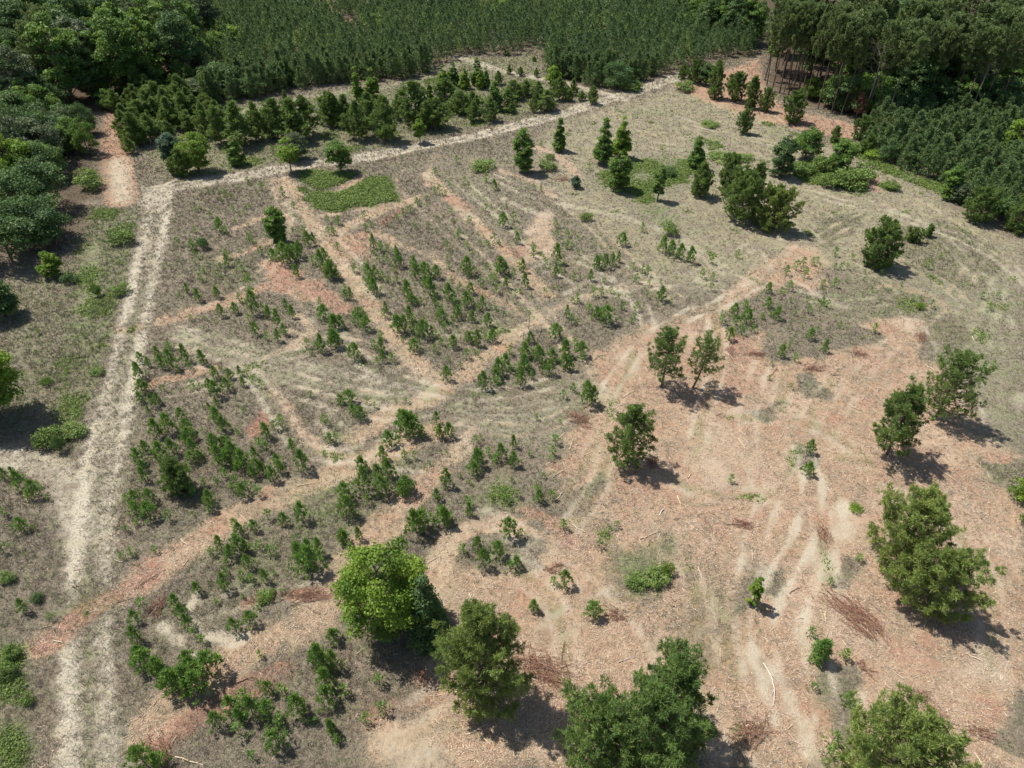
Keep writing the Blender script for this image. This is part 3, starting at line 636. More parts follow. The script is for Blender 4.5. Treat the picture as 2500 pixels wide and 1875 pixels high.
def broad_meshes(name, h, r, clear=.03, seed=0, mat='leaf', nl=45, per=190, ls=.23, shape='round', lobe=.30, trunkr=None, bark='bark', asym=0.):
    r *= 1.22; h *= 1.03; g = np.random.default_rng(seed); T = MB(); C = MB()
    tr = trunkr or (.03 + h * .014)
    zs = np.linspace(0, h * .9, 8)
    ctr = np.stack([np.sin(zs * .5) * .04 * h * .3, np.cos(zs * .4) * .02 * h - .02 * h, zs], -1)
    tube(T, ctr, tr * (1 - zs / h) + .015, 7)
    zc = h * (clear + 1) / 2; hz = h * (1 - clear) / 2
    for k in range(nl):
        for _ in range(20):
            p = g.uniform(-1, 1, 3); q = p[2]
            if shape == 'round': lim = math.sqrt(max(0, 1 - abs(q) ** 2.6))
            elif shape == 'column': lim = (1 - q ** 3) if q > 0 else .82
            elif shape == 'cone': lim = (1 - (q + 1) / 2) ** .75 * (1 if q > -.75 else .75) + .06
            elif shape == 'dome': lim = math.sqrt(max(0, 1 - max(q, -.2) ** 2)) if q > -.9 else .8
            rr = math.hypot(p[0], p[1])
            if k == 0: p = np.array([0, 0, .98]); rr = 0; break
            if rr <= lim and (rr > lim * .35 or g.random() < .25): break
        lr = r * lobe * g.uniform(.65, 1.25)
        k_ = max(0, 1 - lr / r * .7)
        c = np.array([p[0] * r * k_ * (1 + asym), p[1] * r * k_, zc + p[2] * (hz - lr * .6)])
        if shape == 'column' or shape == 'cone': c[:2] *= .95
        b0 = np.array([0, 0, max(.1, c[2] - abs(c[:2]).sum() * .6)]); b0[:2] = [np.interp(b0[2], zs, ctr[:, 0]), np.interp(b0[2], zs, ctr[:, 1])]
        tube(T, np.array([b0, (b0 + c) / 2 + [0, 0, .05 * h * .3], c]), [tr * .35, tr * .2, .01], 4)
        n = int(per * (lr / (r * lobe)) ** 2 * g.uniform(.7, 1.2))
        d = norm(g.normal(size=(n, 3))); d[:, 2] = np.where(d[:, 2] < -.3, -d[:, 2] * .6, d[:, 2])
        rad = lr * g.uniform(.45, 1.08, n)[:, None] * np.array([1, 1, .72])
        bump = 1 + .22 * np.sin(d[:, 0:1] * 5 + k) * np.cos(d[:, 1:2] * 4 - k)
        pc = c + d * rad * bump
        t0 = np.clip(g.normal(.45, .25), 0, 1); w0 = np.clip(g.normal(.12, .13), 0, 1)
        cc = np.clip(np.stack([t0 + .14 * g.normal(size=n), w0 + .10 * g.normal(size=n), np.zeros(n)], 1), 0, 1)
        leaves(C, pc, d * .7 + g.normal(size=(n, 3)) * .55 + [0, 0, .45], ls, cc, g)
    return T.mesh(name + '_trunk', M[bark], True), C.mesh(name + '_crown', M[mat])

def stand(name, meshes, x, y, rot=0., s=1., z=None):
    """a tree: empty at the foot, trunk and crown under it"""
    e = empty(name, (x, y, (float(gz(x, y)) if z is None else z) - .03))
    e.rotation_euler = (0, 0, rot); e.scale = (s, s, s)
    a = link('trunk', meshes[0], e); b = link('crown', meshes[1], e)
    return e
def copy_tree(src, x, y, rot, s, sz=None):
    e = src.copy(); col.objects.link(e)
    e.location = (x, y, float(gz(x, y)) - .03); e.rotation_euler = (0, 0, rot); e.scale = (s, s, sz or s)
    for ch in src.children:
        c = ch.copy(); col.objects.link(c); c.parent = e
    for k in ('label', 'group'):
        if k in e: del e[k]
    return e

# ------------------------------------------------------------------ the single trees of the open field
def hero_pine(r, x, yb, yt, w, label, seed, **k):
    bx, by, h, rad = survey(r, x, yb, yt, w)
    if r in 'ABC' or (r == 'F' and yb < 200): k['bw'] = .080; k['dens'] = k.get('dens', .9) * 1.35; k['clear'] = k.get('clear', .1) * .5
    e = stand('pine_tree', pine_meshes('pine', h, rad, seed=seed, **k), bx, by)
    return tag(e, label, 'pine tree')
def hero_broad(r, x, yb, yt, w, label, seed, name='broadleaf_tree', cat='tree', **k):
    bx, by, h, rad = survey(r, x, yb, yt, w)
    if k.get('shape') in ('column', 'cone'): k['nl'] = int(k.get('nl', 45) * 2.1); k['lobe'] = .24; k['per'] = 120; k['clear'] = min(.04, k.get('clear', .03)) if k.get('clear', 0) < .1 else k['clear']
    else: k['nl'] = int(k.get('nl', 45) * 1.45)
    e = stand(name, broad_meshes('broad', h, rad, seed=seed, **k), bx, by)
    return tag(e, label, cat)

hero_pine('E', 1895, 1385, 1030, 290, 'lone dark green pine with a full crown casting a sharp shadow on red chips', 1, clear=.10, dens=1.05, blade=.33, bw=.052)
hero_pine('E', 2112, 893, 545, 280, 'thin-trunked pine with an open crown, left of the two on bare red ground', 2, clear=.26, dens=.9, gap=.5, blade=.32)
hero_pine('F', 108, 893, 585, 250, 'slender leaning pine with a see-through crown, right of the two on red ground', 3, clear=.30, dens=.75, gap=.6, blade=.30, lean=(.5, 0))
hero_pine('F', 1335, 1320, 895, 330, 'spreading pine with pale inner branches, front one of the pair on the right', 4, clear=.14, dens=.9, gap=.5, mat='pine', bw=.066)
hero_pine('F', 1640, 1095, 700, 350, 'wide spreading pine, rear one of the pair on the right', 5, clear=.13, dens=.95, gap=.4, mat='pine')
hero_pine('H', 985, 1235, 700, 540, 'broad bushy pine beside the red slash, bottom centre', 6, clear=.06, dens=1.12, blade=.33, bw=.052, mat='pine_light', nb=20)
hero_pine('I', 1375, 400, -10, 540, 'upper tree of the big double pine on the right', 7, clear=.04, dens=1.15, blade=.33, bw=.052, mat='pine_light', nb=20)
hero_pine('I', 1560, 650, 320, 500, 'lower tree of the big double pine, with its shadow on red chips', 8, clear=.06, dens=1.12, blade=.33, bw=.052, mat='pine_light', nb=20)
hero_pine('H', 1710, 1650, 1270, 560, 'dark green pine at the bottom edge, left one of the touching pair', 9, clear=.06, dens=.95, blade=.33, bw=.052, nb=20)
hero_pine('H', 2120, 1500, 990, 580, 'tall dark green pine at the bottom edge, right one of the touching pair', 10, clear=.05, dens=1., blade=.33, bw=.052, nb=20)
hero_pine('H', 1930, 1740, 1180, 640, 'low bushy pine joining the two dark ones at the bottom edge', 90, clear=.02, dens=.9, blade=.33, bw=.052, nb=20)
hero_pine('I', 1290, 1880, 1480, 800, 'wide pine cut off by the bottom edge near the lower right corner', 11, clear=.05, dens=1.15, blade=.33, bw=.052, mat='pine_light', nb=20)
hero_pine('I', 2265, 500, 285, 150, 'pine half cut off by the right edge', 12, clear=.1, blade=.3)
hero_pine('C', 145, 1235, 1030, 140, 'dark pine standing in front of a pale leafy cone tree', 13, clear=.08)
hero_pine('C', 322, 1212, 980, 185, 'dark rounded pine behind the tallest dark pine of the clump', 14, clear=.08)
hero_pine('C', 405, 1395, 1095, 265, 'tallest dark pine, in front centre of the clump of four', 15, clear=.16, dens=1.05)
hero_pine('C', 510, 1200, 1035, 110, 'narrow dark pine top at the back right of the clump', 16, clear=.1)
hero_pine('C', 600, 1445, 1225, 305, 'round pale green pine with visible grey branches, right of the dark clump', 17, clear=.05, mat='pine_light', dens=1.1)
hero_pine('C', 425, 845, 695, 100, 'small thin pine alone on the straw field below the clearing', 18, clear=.18, dens=.8)
hero_pine('C', 560, 712, 570, 90, 'small pine alone on the red strip in front of the tall wood', 19, clear=.08, dens=.9)
hero_pine('C', 732, 780, 600, 160, 'wide bushy pine on the red strip in front of the tall wood', 20, clear=.05)
hero_pine('C', 240, 630, 395, 110, 'tall dark pine, leftmost in front of the red clearing', 21, clear=.05)
hero_pine('C', 375, 645, 475, 130, 'dark bushy pine in the middle of the clump before the red clearing', 22, clear=.03)
hero_pine('C', 465, 690, 495, 95, 'narrow pine at the right of the clump before the red clearing', 23, clear=.03)
hero_pine('C', 345, 560, 478, 60, 'small pine behind the clump before the red clearing', 24, clear=.05)
hero_pine('C', 120, 530, 395, 110, 'pine behind the bramble heap at the far field corner', 25, clear=.03)
hero_broad('C', 185, 545, 400, 90, 'dark leafy tree behind the tall pine at the far field corner', 26, mat='leaf_dark')
hero_pine('C', 40, 500, 410, 70, 'pine at the far field corner beside the plantation edge', 27, clear=.05)
hero_pine('F', 1270, 128, -130, 250, 'upright bushy pine standing alone on brown brush at right', 28, clear=.05, dens=1.1, bw=.066)
hero_pine('C', 1495, 1525, 1448, 95, 'small dark round pine right of the upright bushy pine', 29, clear=.02, blade=.26, step=.25)
hero_pine('C', 1592, 1498, 1428, 55, 'little pine behind the small dark round one', 30, clear=.02, blade=.24, step=.25)
hero_pine('C', 1000, 905, 805, 62, 'small pine behind the leafy thicket at right', 31, clear=.1)
hero_pine('C', 1165, 885, 750, 130, 'dark pine at the near tip of the right plantation', 32, clear=.04)
hero_pine('C', 1200, 968, 855, 95, 'rounded pine on green weeds at the tip of the right plantation', 33, clear=.04)
hero_pine('C', 1900, 1405, 1210, 230, 'dark spreading corner pine of the right plantation', 34, clear=.04)
hero_pine('C', 2150, 1470, 1255, 190, 'dark pine at the right edge below the plantation', 35, clear=.04)
hero_broad('C', 2060, 1380, 1262, 120, 'low leafy tree between the two dark corner pines', 36, mat='leaf_dark')
hero_broad('C', 1712, 1258, 1035, 110, 'narrow bright leafy tree at the plantation corner', 37, mat='leaf', shape='column', clear=.05)
hero_broad('C', 1785, 1280, 1160, 110, 'greyish low tree beside the narrow bright one at the plantation corner', 38, mat='leaf_grey')
hero_broad('C', 660, 1118, 862, 150, 'dense dark oval leafy tree, left one of the thicket', 39, mat='leaf_dark', shape='column', nl=50)
hero_broad('C', 815, 1005, 800, 165, 'round topped leafy tree at the back of the thicket', 40, mat='leaf', nl=45)
hero_broad('C', 1015, 1105, 890, 145, 'leafy tree rising from green weeds, right one of the thicket', 41, mat='leaf', nl=45)
hero_broad('C', 125, 1060, 862, 115, 'pale green cone-shaped leafy tree behind a dark pine', 42, mat='leaf', shape='cone', nl=45)
hero_broad('B', 1240, 1093, 818, 135, 'tall dense column tree standing alone below the farm track', 43, mat='leaf', shape='column', nl=60, clear=.02)
hero_broad('B', 1465, 958, 752, 88, 'slim column tree standing alone right of the tall one', 44, mat='leaf', shape='cone', nl=45, clear=.03)
hero_broad('B', 1740, 1040, 752, 125, 'dark cone tree, back left one of three close leafy columns', 45, mat='leaf', shape='cone', nl=60, clear=.02)
hero_broad('B', 1852, 1000, 738, 130, 'yellowish cone tree, back right one of three close leafy columns', 46, mat='leaf_bright', shape='cone', nl=60, clear=.02)
hero_broad('B', 1835, 1207, 965, 138, 'bright column tree, front one of three close leafy columns', 47, mat='leaf', shape='column', nl=60, clear=.02)
hero_broad('B', 2085, 1272, 1050, 75, 'slender pale leafy tree on a thin bare stem with a small shadow', 48, mat='leaf', shape='column', clear=.18, nl=28)
hero_broad('B', 1570, 1188, 1118, 62, 'small round bluish shrub in dry brush', 49, name='shrub', cat='shrub', mat='leaf_blue', nl=24)
hero_broad('A', 1768, 1538, 1305, 128, 'dense leafy column tree above the middle sapling rows', 50, mat='leaf', shape='column', nl=55, clear=.02)
hero_broad('A', 1100, 1035, 848, 140, 'dark bluish round tree left of the bright one by the track junction', 51, mat='leaf_blue', nl=45)
hero_broad('A', 1262, 1085, 840, 190, 'bright leafy tree behind the track near the junction', 52, mat='leaf_bright', nl=55)
hero_pine('A', 1165, 1115, 950, 120, 'small pine touching the front of the bright leafy tree by the track', 53, clear=.02)
hero_broad('A', 1505, 1040, 858, 120, 'bright narrow leafy tree in front of the dark pine row', 54, mat='leaf', nl=35, shape='cone')
hero_broad('A', 1845, 1092, 872, 125, 'yellow-green young tree on a thin stem at the track edge', 55, mat='leaf_bright', nl=30, clear=.25)
hero_broad('A', 1880, 1015, 845, 150, 'grey-leaved tree right behind the yellow-green young tree', 56, mat='leaf_grey', nl=38)
hero_broad('B', 85, 1090, 888, 150, 'bright leafy tree beside the track behind the green weed patch', 57, mat='leaf', nl=45, clear=.1)
hero_broad('B', 585, 905, 755, 80, 'small yellow-green tree with its shadow at the track edge', 58, mat='leaf_bright', nl=22, clear=.2)
for i, (x, yb, yt, w, mt, lb) in enumerate([(195, 640, 430, 85, 'leaf_bright', 'narrow bright cone tree behind the pines, left of the two tall ones'), (292, 632, 435, 115, 'leaf_bright', 'bright cone tree behind the pines, right of the two tall ones'),
        (730, 560, 418, 95, 'leaf_bright', 'bright leafy tree at the left of the group beyond the pines'), (798, 540, 402, 90, 'leaf', 'darker round topped tree second in the group beyond the pines'),
        (868, 560, 430, 80, 'leaf_bright', 'yellow-green tree in the middle of the group beyond the pines'), (945, 530, 360, 95, 'leaf', 'highest standing tree of the group beyond the pines'),
        (1002, 548, 428, 55, 'leaf', 'slim tree at the right of the group beyond the pines'), (965, 560, 430, 60, 'leaf_bright', 'slim bright tree below the highest one beyond the pines'), (650, 640, 500, 42, 'leaf_bright', 'very thin yellowish tree beyond the pines'),
        (1060, 700, 512, 110, 'leaf', 'light green leafy tree right of the dark pines'), (1430, 560, 418, 95, 'leaf_bright', 'yellow-green round tree beside the far track')]):
    hero_broad('B', x, yb, yt, w, lb, 60 + i, mat=mt, shape='cone' if i != 10 else 'round', nl=34, per=130, ls=.28, clear=.03)
hero_broad('H', 395, 775, 300, 500, 'large round bright leafy tree, the biggest in the foreground', 80, mat='leaf_bright', nl=60, per=300, ls=.21, clear=.02, lobe=.25, shape='round', asym=.1)
hero_broad('H', 650, 860, 455, 290, 'dark green shrubby tree against the right side of the bright one', 81, mat='leaf_dark', nl=60, per=190, ls=.18, clear=.02, shape='cone')
hero_broad('D', 10, 1090, 565, 420, 'bright leafy tree cut by the left edge, over its dark shadow', 82, mat='leaf_bright', nl=70, per=200, ls=.28, clear=.05)
hero_broad('D', 30, 450, 215, 210, 'dark round tree at the left edge above the bright one', 83, mat='leaf_dark', nl=50, per=140, ls=.28, clear=.02)
hero_broad('D', 345, 200, 45, 125, 'yellow-green bush at the foot of the left thicket', 84, name='shrub', cat='shrub', mat='leaf_bright', nl=32, clear=0)
hero_pine('D', 1150, 1560, 1365, 205, 'bushy dark pine, largest among the saplings near the dirt track', 85, clear=0, dens=1.3, blade=.28, step=.28)
hero_broad('I', 482, 620, 452, 90, 'small bright leafy shrub standing on bare red soil', 86, name='shrub', cat='shrub', mat='leaf_bright', nl=22, ls=.16, per=70, clear=0)
hero_pine('I', 892, 972, 860, 112, 'small bright pine alone on chips in the lower right', 87, clear=0, dens=.9, blade=.34, step=.3, mat='sapling', bw=.05)

# the row of middle-aged pines behind the farm track
ROW = [(200, 880, 640, 135), (370, 890, 620, 145), (270, 800, 595, 140), (120, 790, 608, 110), (40, 800, 590, 110), (450, 755, 600, 95), (552, 800, 530, 155), (700, 805, 620, 175), (632, 825, 640, 120), (745, 640, 500, 125), (800, 700, 600, 100),
       (850, 722, 580, 115), (915, 700, 580, 110), (925, 765, 640, 85), (1035, 765, 620, 80), (1140, 662, 560, 95), (1182, 625, 505, 85), (1165, 712, 640, 58), (1252, 600, 500, 85), (1332, 622, 512, 72), (1302, 705, 600, 52), (1385, 697, 570, 120),
       (1465, 632, 488, 85), (1555, 602, 500, 52), (1522, 637, 550, 46), (1606, 637, 575, 52), (1675, 657, 550, 62), (1080, 532, 445, 52), (1150, 470, 410, 30), (1220, 482, 425, 42), (1320, 488, 430, 30), (1306, 388, 355, 22), (1135, 352, 318, 40)]
ROWA = [(1310, 860, 650, 130), (1400, 905, 680, 115), (1390, 800, 640, 120), (1530, 925, 650, 155), (1470, 760, 665, 105), (1640, 890, 650, 125), (1760, 880, 640, 150), (1835, 800, 580, 62), (1870, 892, 635, 155), (1945, 860, 615, 150), (1715, 800, 670, 120), (2092, 790, 590, 95),
        (2135, 805, 605, 80), (800, 800, 660, 85), (880, 930, 720, 135), (960, 892, 720, 125), (905, 800, 640, 120), (1000, 780, 620, 110), (1090, 805, 640, 115), (1160, 740, 600, 120), (1080, 700, 560, 110), (960, 690, 540, 110), (870, 690, 530, 110), (1030, 620, 500, 100), (930, 590, 470, 100),
        (1250, 760, 600, 120), (1200, 830, 700, 100), (825, 975, 870, 62), (740, 700, 560, 90), (820, 600, 470, 90), (1180, 640, 500, 110), (1110, 1110, 1010, 60), (1330, 700, 610, 80)]
P6 = [stand('pine_tree', pine_meshes('mid', 6.5, r_, seed=200 + i, clear=.10, dens=1.1, blade=.42, bw=.11, nb=11, prof=pf, step=.5, twigs=False, spr=.7), 0, -50) for i, (r_, pf) in enumerate([(2.1, 'cone'), (1.8, 'oval'), (2.3, 'cone'), (1.6, 'cone'), (1.9, 'cone')])]
used6 = set()
def put_mid(r, x, yb, yt, w, i, desc='dark green pine', group='pines standing behind the farm track'):
    bx, by, h, rad = survey(r, x, yb, yt, w)
    k = int(np.argmin([abs(q / 6.5 - rad / h) + .05 * ((i * 7 + j * 3) % 5) for j, q in enumerate((2.1, 1.8, 2.3, 1.6, 1.9))]))
    rw = (2.1, 1.8, 2.3, 1.6, 1.9)[k]
    if k not in used6:
        e = P6[k]; used6.add(k); e.location = (bx, by, float(gz(bx, by)) - .03)
    else: e = copy_tree(P6[k], bx, by, 0, 1)
    e.rotation_euler = (0, 0, random.uniform(0, 6.28)); s = rad / rw * random.uniform(1.0, 1.35); e.scale = (s, s, h / 6.5)
    sz = 'tall ' if h > 6.5 else ('small ' if h < 3.8 else 'mid-sized ')
    wd = 'broad ' if rad / h > .33 else ('slim ' if rad / h < .22 else '')
    autotag(e, sz + wd + desc, 'pine tree', group, bx, by)
    e['category'] = 'pine tree'
for i, (x, yb, yt, w) in enumerate(ROW): put_mid('B', x, yb, yt, w, i)
for i, (x, yb, yt, w) in enumerate(ROWA): put_mid('A', x, yb, yt, w, i)

gq = np.random.default_rng(77)
PX = toW([(262, 312), (270, 240), (320, 200), (425, 178), (470, 232), (420, 290), (330, 318)])
for i, (x, y) in enumerate([(x, y) for x in np.arange(PX[:, 0].min(), PX[:, 0].max(), 4.2) for y in np.arange(PX[:, 1].min(), PX[:, 1].max(), 5.0)]):
    x += gq.normal() * 1.; y += gq.normal() * 1.2
    if not inside(np.array([x]), np.array([y]), PX)[0]: continue
    e = copy_tree(P6[i % 5], x, y, gq.uniform(0, 6.28), 1); h = gq.uniform(3.6, 7.2); s = h / 6.5 * gq.uniform(.9, 1.3); e.scale = (s, s, h / 6.5)
    autotag(e, ('tall' if h > 5.5 else 'small') + ' bushy close-set pine', 'pine tree', 'close stand of pines by the red lane', x, y)
# ------------------------------------------------------------------ pine saplings
S = []
def sap(r, s):
    for t in s: S.append((r, *t))
sap('D', [(900,740,60),(945,770,60),(1000,700,60),(1030,780,90),(1080,660,50),(1100,790,120),(1180,740,110),(1210,790,50),(1140,810,50),(1295,750,90),(900,850,100),(1060,655,40),(910,940,80),(940,930,60),(985,1030,90),(900,1000,60),(950,1080,60),(1010,1010,70),(1330,910,70),(1380,960,100),(1450,920,80),(1370,840,80),(1460,840,60),(1520,820,60),(1545,890,60),(1610,880,50),(1660,900,50),(1230,910,50),(1050,930,40),(1380,1020,60),(1340,1060,60),(1380,1120,90),(1420,1180,90),(1400,1170,60),(1160,1110,70),(1190,1190,80),(1210,1240,80),(1080,1200,120),(1010,1220,110),(1180,1260,60),(930,1310,70),(890,1380,90),(920,1430,70),(925,1500,90),(1020,1360,100),(1110,1330,100),(1240,1330,100),(1220,1390,70),(1270,1370,60),(1380,1320,120),(1400,1390,110),(1440,1300,80),(1480,1350,110),(1440,1400,90),(1550,1420,120),(1510,1420,60),(1620,1350,80),(1650,1280,60),(1690,1300,60),(1640,1450,90),(1610,1480,80),(1670,1440,70),(1730,1490,90),(1780,1440,80),(1760,1390,70),(1510,1210,45),(1430,1480,60),(1500,1520,60),(1540,1600,80),(1480,1570,60),(1580,1560,60),(1300,1530,50),(1380,1520,50),(1340,1640,90),(1240,1600,60),(1640,1590,60),(1690,1220,90),(1740,1170,60),(1780,1150,60),(1545,1060,40),(1850,1300,80),(1920,1420,130),(1500,980,30),(820,1650,60),(870,1640,80),(970,1630,80),(960,1680,50),(1190,300,70),(1260,350,80),(1380,330,70),(1140,320,35),(1440,130,80),(1400,160,50),(1530,160,60),(1270,220,50),(1260,80,40),(1220,20,60),(1570,210,30),(1620,430,150),(1600,320,60),(1520,360,60),(1490,430,70),(1410,450,80),(1700,460,80),(1760,510,100),(1810,410,70),(1850,460,80),(1580,490,60),(1620,570,80),(1760,610,80),(1690,600,50),(1800,570,70),(1210,470,40),(1300,470,30),(1360,490,30),(1800,120,150),(1840,100,100),(1880,200,80),(1900,60,100),(2030,140,120),(2100,210,120),(2060,100,90),(1980,120,60),(2130,200,60),(2050,470,90),(2030,380,50),(2110,530,90),(2160,520,80),(2090,500,50),(2180,340,60),(1950,650,60),(2030,680,110),(2120,650,110),(2060,690,50),(1975,700,40),(2060,1130,60),(2160,1000,50),(1970,960,40),(2090,1250,60),(2130,1240,50),(110,1470,70),(140,1540,100),(40,1480,70),(240,1590,100),(200,1610,60)])
sap('E', [(20,200,100),(60,210,60),(170,170,60),(330,110,50),(380,120,60),(450,130,110),(420,170,50),(340,30,60),(260,200,90),(300,200,80),(240,170,60),(300,300,100),(270,260,80),(350,220,60),(390,240,50),(440,240,50),(550,150,80),(560,210,90),(620,200,90),(690,210,80),(510,330,120),(530,370,70),(650,320,120),(620,260,70),(680,380,70),(770,350,110),(800,380,50),(700,420,60),(370,420,70),(360,460,60),(590,370,50),(880,390,100),(910,310,70),(900,370,60),(840,290,50),(980,400,80),(950,420,60),(720,480,80),(740,540,60),(790,500,60),(820,460,90),(910,480,70),(1010,510,80),(1040,600,80),(1000,600,50),(840,440,60),(520,470,90),(440,550,110),(490,540,100),(540,560,90),(610,580,110),(660,570,70),(690,590,50),(580,560,60),(545,490,60),(890,610,70),(950,630,100),(920,600,60),(800,640,80),(720,630,50),(680,670,50),(550,670,80),(480,610,40),(880,710,60),(950,700,40),(840,770,40),(880,190,110),(900,210,60),(970,270,60),(1090,190,110),(1120,180,70),(1060,230,50),(1180,210,60),(1240,170,80),(1250,270,90),(1210,160,50),(1130,270,70),(1070,310,60),(1030,250,60),(930,170,40),(1010,150,40),(1190,330,50),(1370,320,50),(1290,330,30),(770,160,50),(1440,200,70),(1470,160,60),(1380,140,50),(1560,220,50),(1660,220,70),(1300,80,60),(1450,110,120),(1700,150,80),(1760,150,90),(1800,130,80),(1840,110,70),(1720,130,60),(1990,180,50),(1930,160,50),(1950,240,60),(2020,200,50),(1750,240,40),(1510,30,40),(1680,320,60),(1730,320,60),(1790,300,40),(1580,360,60),(1545,360,40),(1840,350,40),(1510,460,80),(1540,500,60),(1580,500,40),(1650,430,60),(1700,460,70),(1760,490,110),(1730,450,60),(1860,400,50),(1950,410,60),(1940,460,40),(2110,350,90),(2170,380,40),(2020,330,40),(1920,490,40),(1440,590,90),(1280,620,70),(1150,690,60),(1250,700,90),(1290,710,60),(1240,780,100),(1340,740,110),(1360,760,50),(1420,730,80),(1500,700,110),(1560,650,60),(1600,700,90),(1610,740,50),(1490,780,100),(1530,790,90),(1400,820,100),(1370,810,60),(1160,800,50),(1120,770,90),(1080,810,100),(1060,850,80),(1220,880,120),(985,900,110),(1080,890,60),(1290,840,50),(1270,800,60),(755,850,90),(170,720,100),(340,600,60),(340,670,90),(350,740,80),(410,740,60),(300,660,60),(320,760,50),(240,540,90),(200,510,60),(50,520,80),(100,530,60),(170,500,60),(55,650,100),(60,600,60),(150,340,80),(120,340,60),(110,290,50),(80,1000,60),(140,1000,80),(160,1070,70),(210,1100,80),(250,1000,40),(300,1030,40),(500,1000,40),(500,1190,150),(470,1120,80),(540,1200,130),(600,1220,80),(690,1120,70),(710,1220,90),(770,1210,90),(690,1210,60),(390,1260,90),(450,1250,50),(20,1250,60),(220,1420,90),(230,1560,150),(350,1350,80),(380,1470,120),(320,1480,90),(350,1580,120),(390,1560,60),(490,1360,60),(550,1350,50),(500,1540,90),(120,1600,100),(750,1520,110),(250,1630,60),(940,1250,50),(970,1220,30),(1020,1320,50),(1180,1270,80),(1100,1350,100),(1060,1380,60),(1170,1390,90),(950,1400,110),(960,1350,70),(920,1450,80),(1440,1250,60),(1420,1320,60),(1490,960,50),(1550,920,50),(1640,1000,160),(1675,990,110),(1320,1090,40),(1470,1120,30),(695,1610,70),(1335,1620,80),(1325,1560,50),(1410,1600,60),(1200,1590,50),(1130,1620,50),(890,1650,60)])
sap('B', [(820,1040,50),(685,1110,50),(710,1230,60),(680,1230,50),(745,1240,40),(870,1170,50),(890,1190,40),(1005,1160,60),(1060,1210,65),(770,1190,40),(470,1015,30),(565,1300,50),(525,1350,50),(480,1370,50),(440,1410,50),(240,1465,50),(275,1440,40),(235,1390,50),(70,1420,60),(40,1480,50),(900,1420,50),(780,1360,40),(830,1510,60),(760,1590,60),(690,1490,40),(640,1450,40),(1110,1440,90),(1175,1400,60),(1200,1545,70),(1055,1540,60),(1085,1560,40),(1000,1340,50),(1130,1330,30),(885,1580,50),(965,1560,40),(1020,1570,40),(290,1570,90),(335,1600,60),(385,1610,60),(440,1640,80),(1860,1560,80),(1520,1580,50),(1450,1510,50),(1520,1510,40),(1440,1450,50),(1990,1470,60),(1300,1600,60),(1655,1080,45),(1350,1220,40),(1300,1210,40),(1750,705,30),(1820,695,25),(1215,785,30),(1350,930,40),(2120,1600,100),(2170,1620,100)])
sap('A', [(1430,1250,50),(1475,1260,40),(1325,1230,35),(1240,1340,40),(1275,1335,35),(1335,1380,40),(1395,1470,90),(1435,1490,60),(1240,1475,45),(1270,1545,40),(1130,1560,60),(1215,1590,60),(1480,1340,45),(1660,1200,60),(1580,1530,60),(1690,1490,60),(1600,1550,50),(1790,1240,60),(1860,1310,45),(1920,1480,60),(1860,1480,50),(1570,1150,40),(1460,1090,45),(1730,980,60),(1550,1050,50),(1950,1550,90),(1990,1540,80),(1850,1600,60),(2080,1480,50),(2110,1480,40),(2075,1410,50),(2140,1420,50),(1440,1640,60),(1660,1620,60),(1730,1640,70),(1890,1640,100),(2140,1580,50)])
sap('F', [(20,90,100),(90,110,100),(220,110,60),(390,70,50),(165,210,60),(230,220,50),(220,290,50),(700,180,60),(760,150,60),(800,130,60),(860,120,50),(815,200,60),(890,110,40),(910,145,30),(1000,70,60),(1000,150,40),(1080,150,40),(1040,150,40),(1110,90,40),(1580,140,60),(1670,80,40),(1000,260,60),(930,250,40),(715,280,60),(580,300,70),(580,400,70),(665,300,40),(430,410,60),(360,450,80),(440,500,90),(380,510,60),(290,500,60),(630,470,80),(600,450,40),(540,470,40),(480,550,50),(330,600,80),(410,570,60),(365,560,40),(430,460,50),(290,440,30),(835,430,50),(925,370,50),(955,390,50),(1035,520,40),(1250,550,60),(840,600,70),(660,710,80),(930,680,80),(750,740,50),(600,760,30),(585,850,30),(710,660,40),(1485,350,40),(1605,400,50),(2030,330,40),(1930,330,40),(1980,410,40),(2000,770,40),(720,910,40),(840,1310,80),(825,1450,80),(345,1500,50),(1540,350,30),(1420,260,30)])
sap('G', [(870,60,80),(960,90,100),(1080,100,60),(1340,40,80),(30,70,60),(160,160,80),(30,300,60),(170,680,80),(1530,190,80),(1500,150,60),(1520,290,90),(1560,300,80),(1400,290,90),(1460,340,80),(1350,320,50),(1580,400,80),(1620,160,70),(1700,90,60),(1800,120,70),(1720,320,60),(1650,280,50),(1920,370,130),(1980,410,150),(2020,300,100),(1960,290,80),(2170,220,80),(1920,100,110),(1600,490,50),(1540,470,50),(1690,480,80),(1430,540,100),(1440,450,50),(1260,560,70),(1120,640,70),(1160,700,70),(1200,760,80),(1500,810,90),(1600,760,80),(1290,870,50),(1235,830,50),(910,650,60),(870,740,70),(870,860,90),(900,990,100),(930,1020,100),(1010,1060,100),(1030,1080,90),(1120,1160,120),(1200,1020,90),(1190,1150,120),(1260,1180,120),(1340,1080,130),(1240,1050,90),(1070,1150,80),(1650,960,40),(780,340,40),(840,320,50),(990,300,40),(810,170,40),(870,130,40),(2040,1030,130),(2110,1040,110),(2010,1000,80),(2120,860,80),(1710,1190,70),(1790,1200,60),(1480,1290,90),(1600,1320,110),(1530,1360,80),(1550,1230,60),(1710,1340,100),(1900,1320,110),(1780,1400,60),(1390,1400,90),(1520,1450,60),(1760,1520,90),(2060,1140,100),(2080,1260,100),(2180,1200,60),(2110,1430,70),(2140,1490,40),(930,1640,110),(1030,1650,90),(1600,1600,40)])
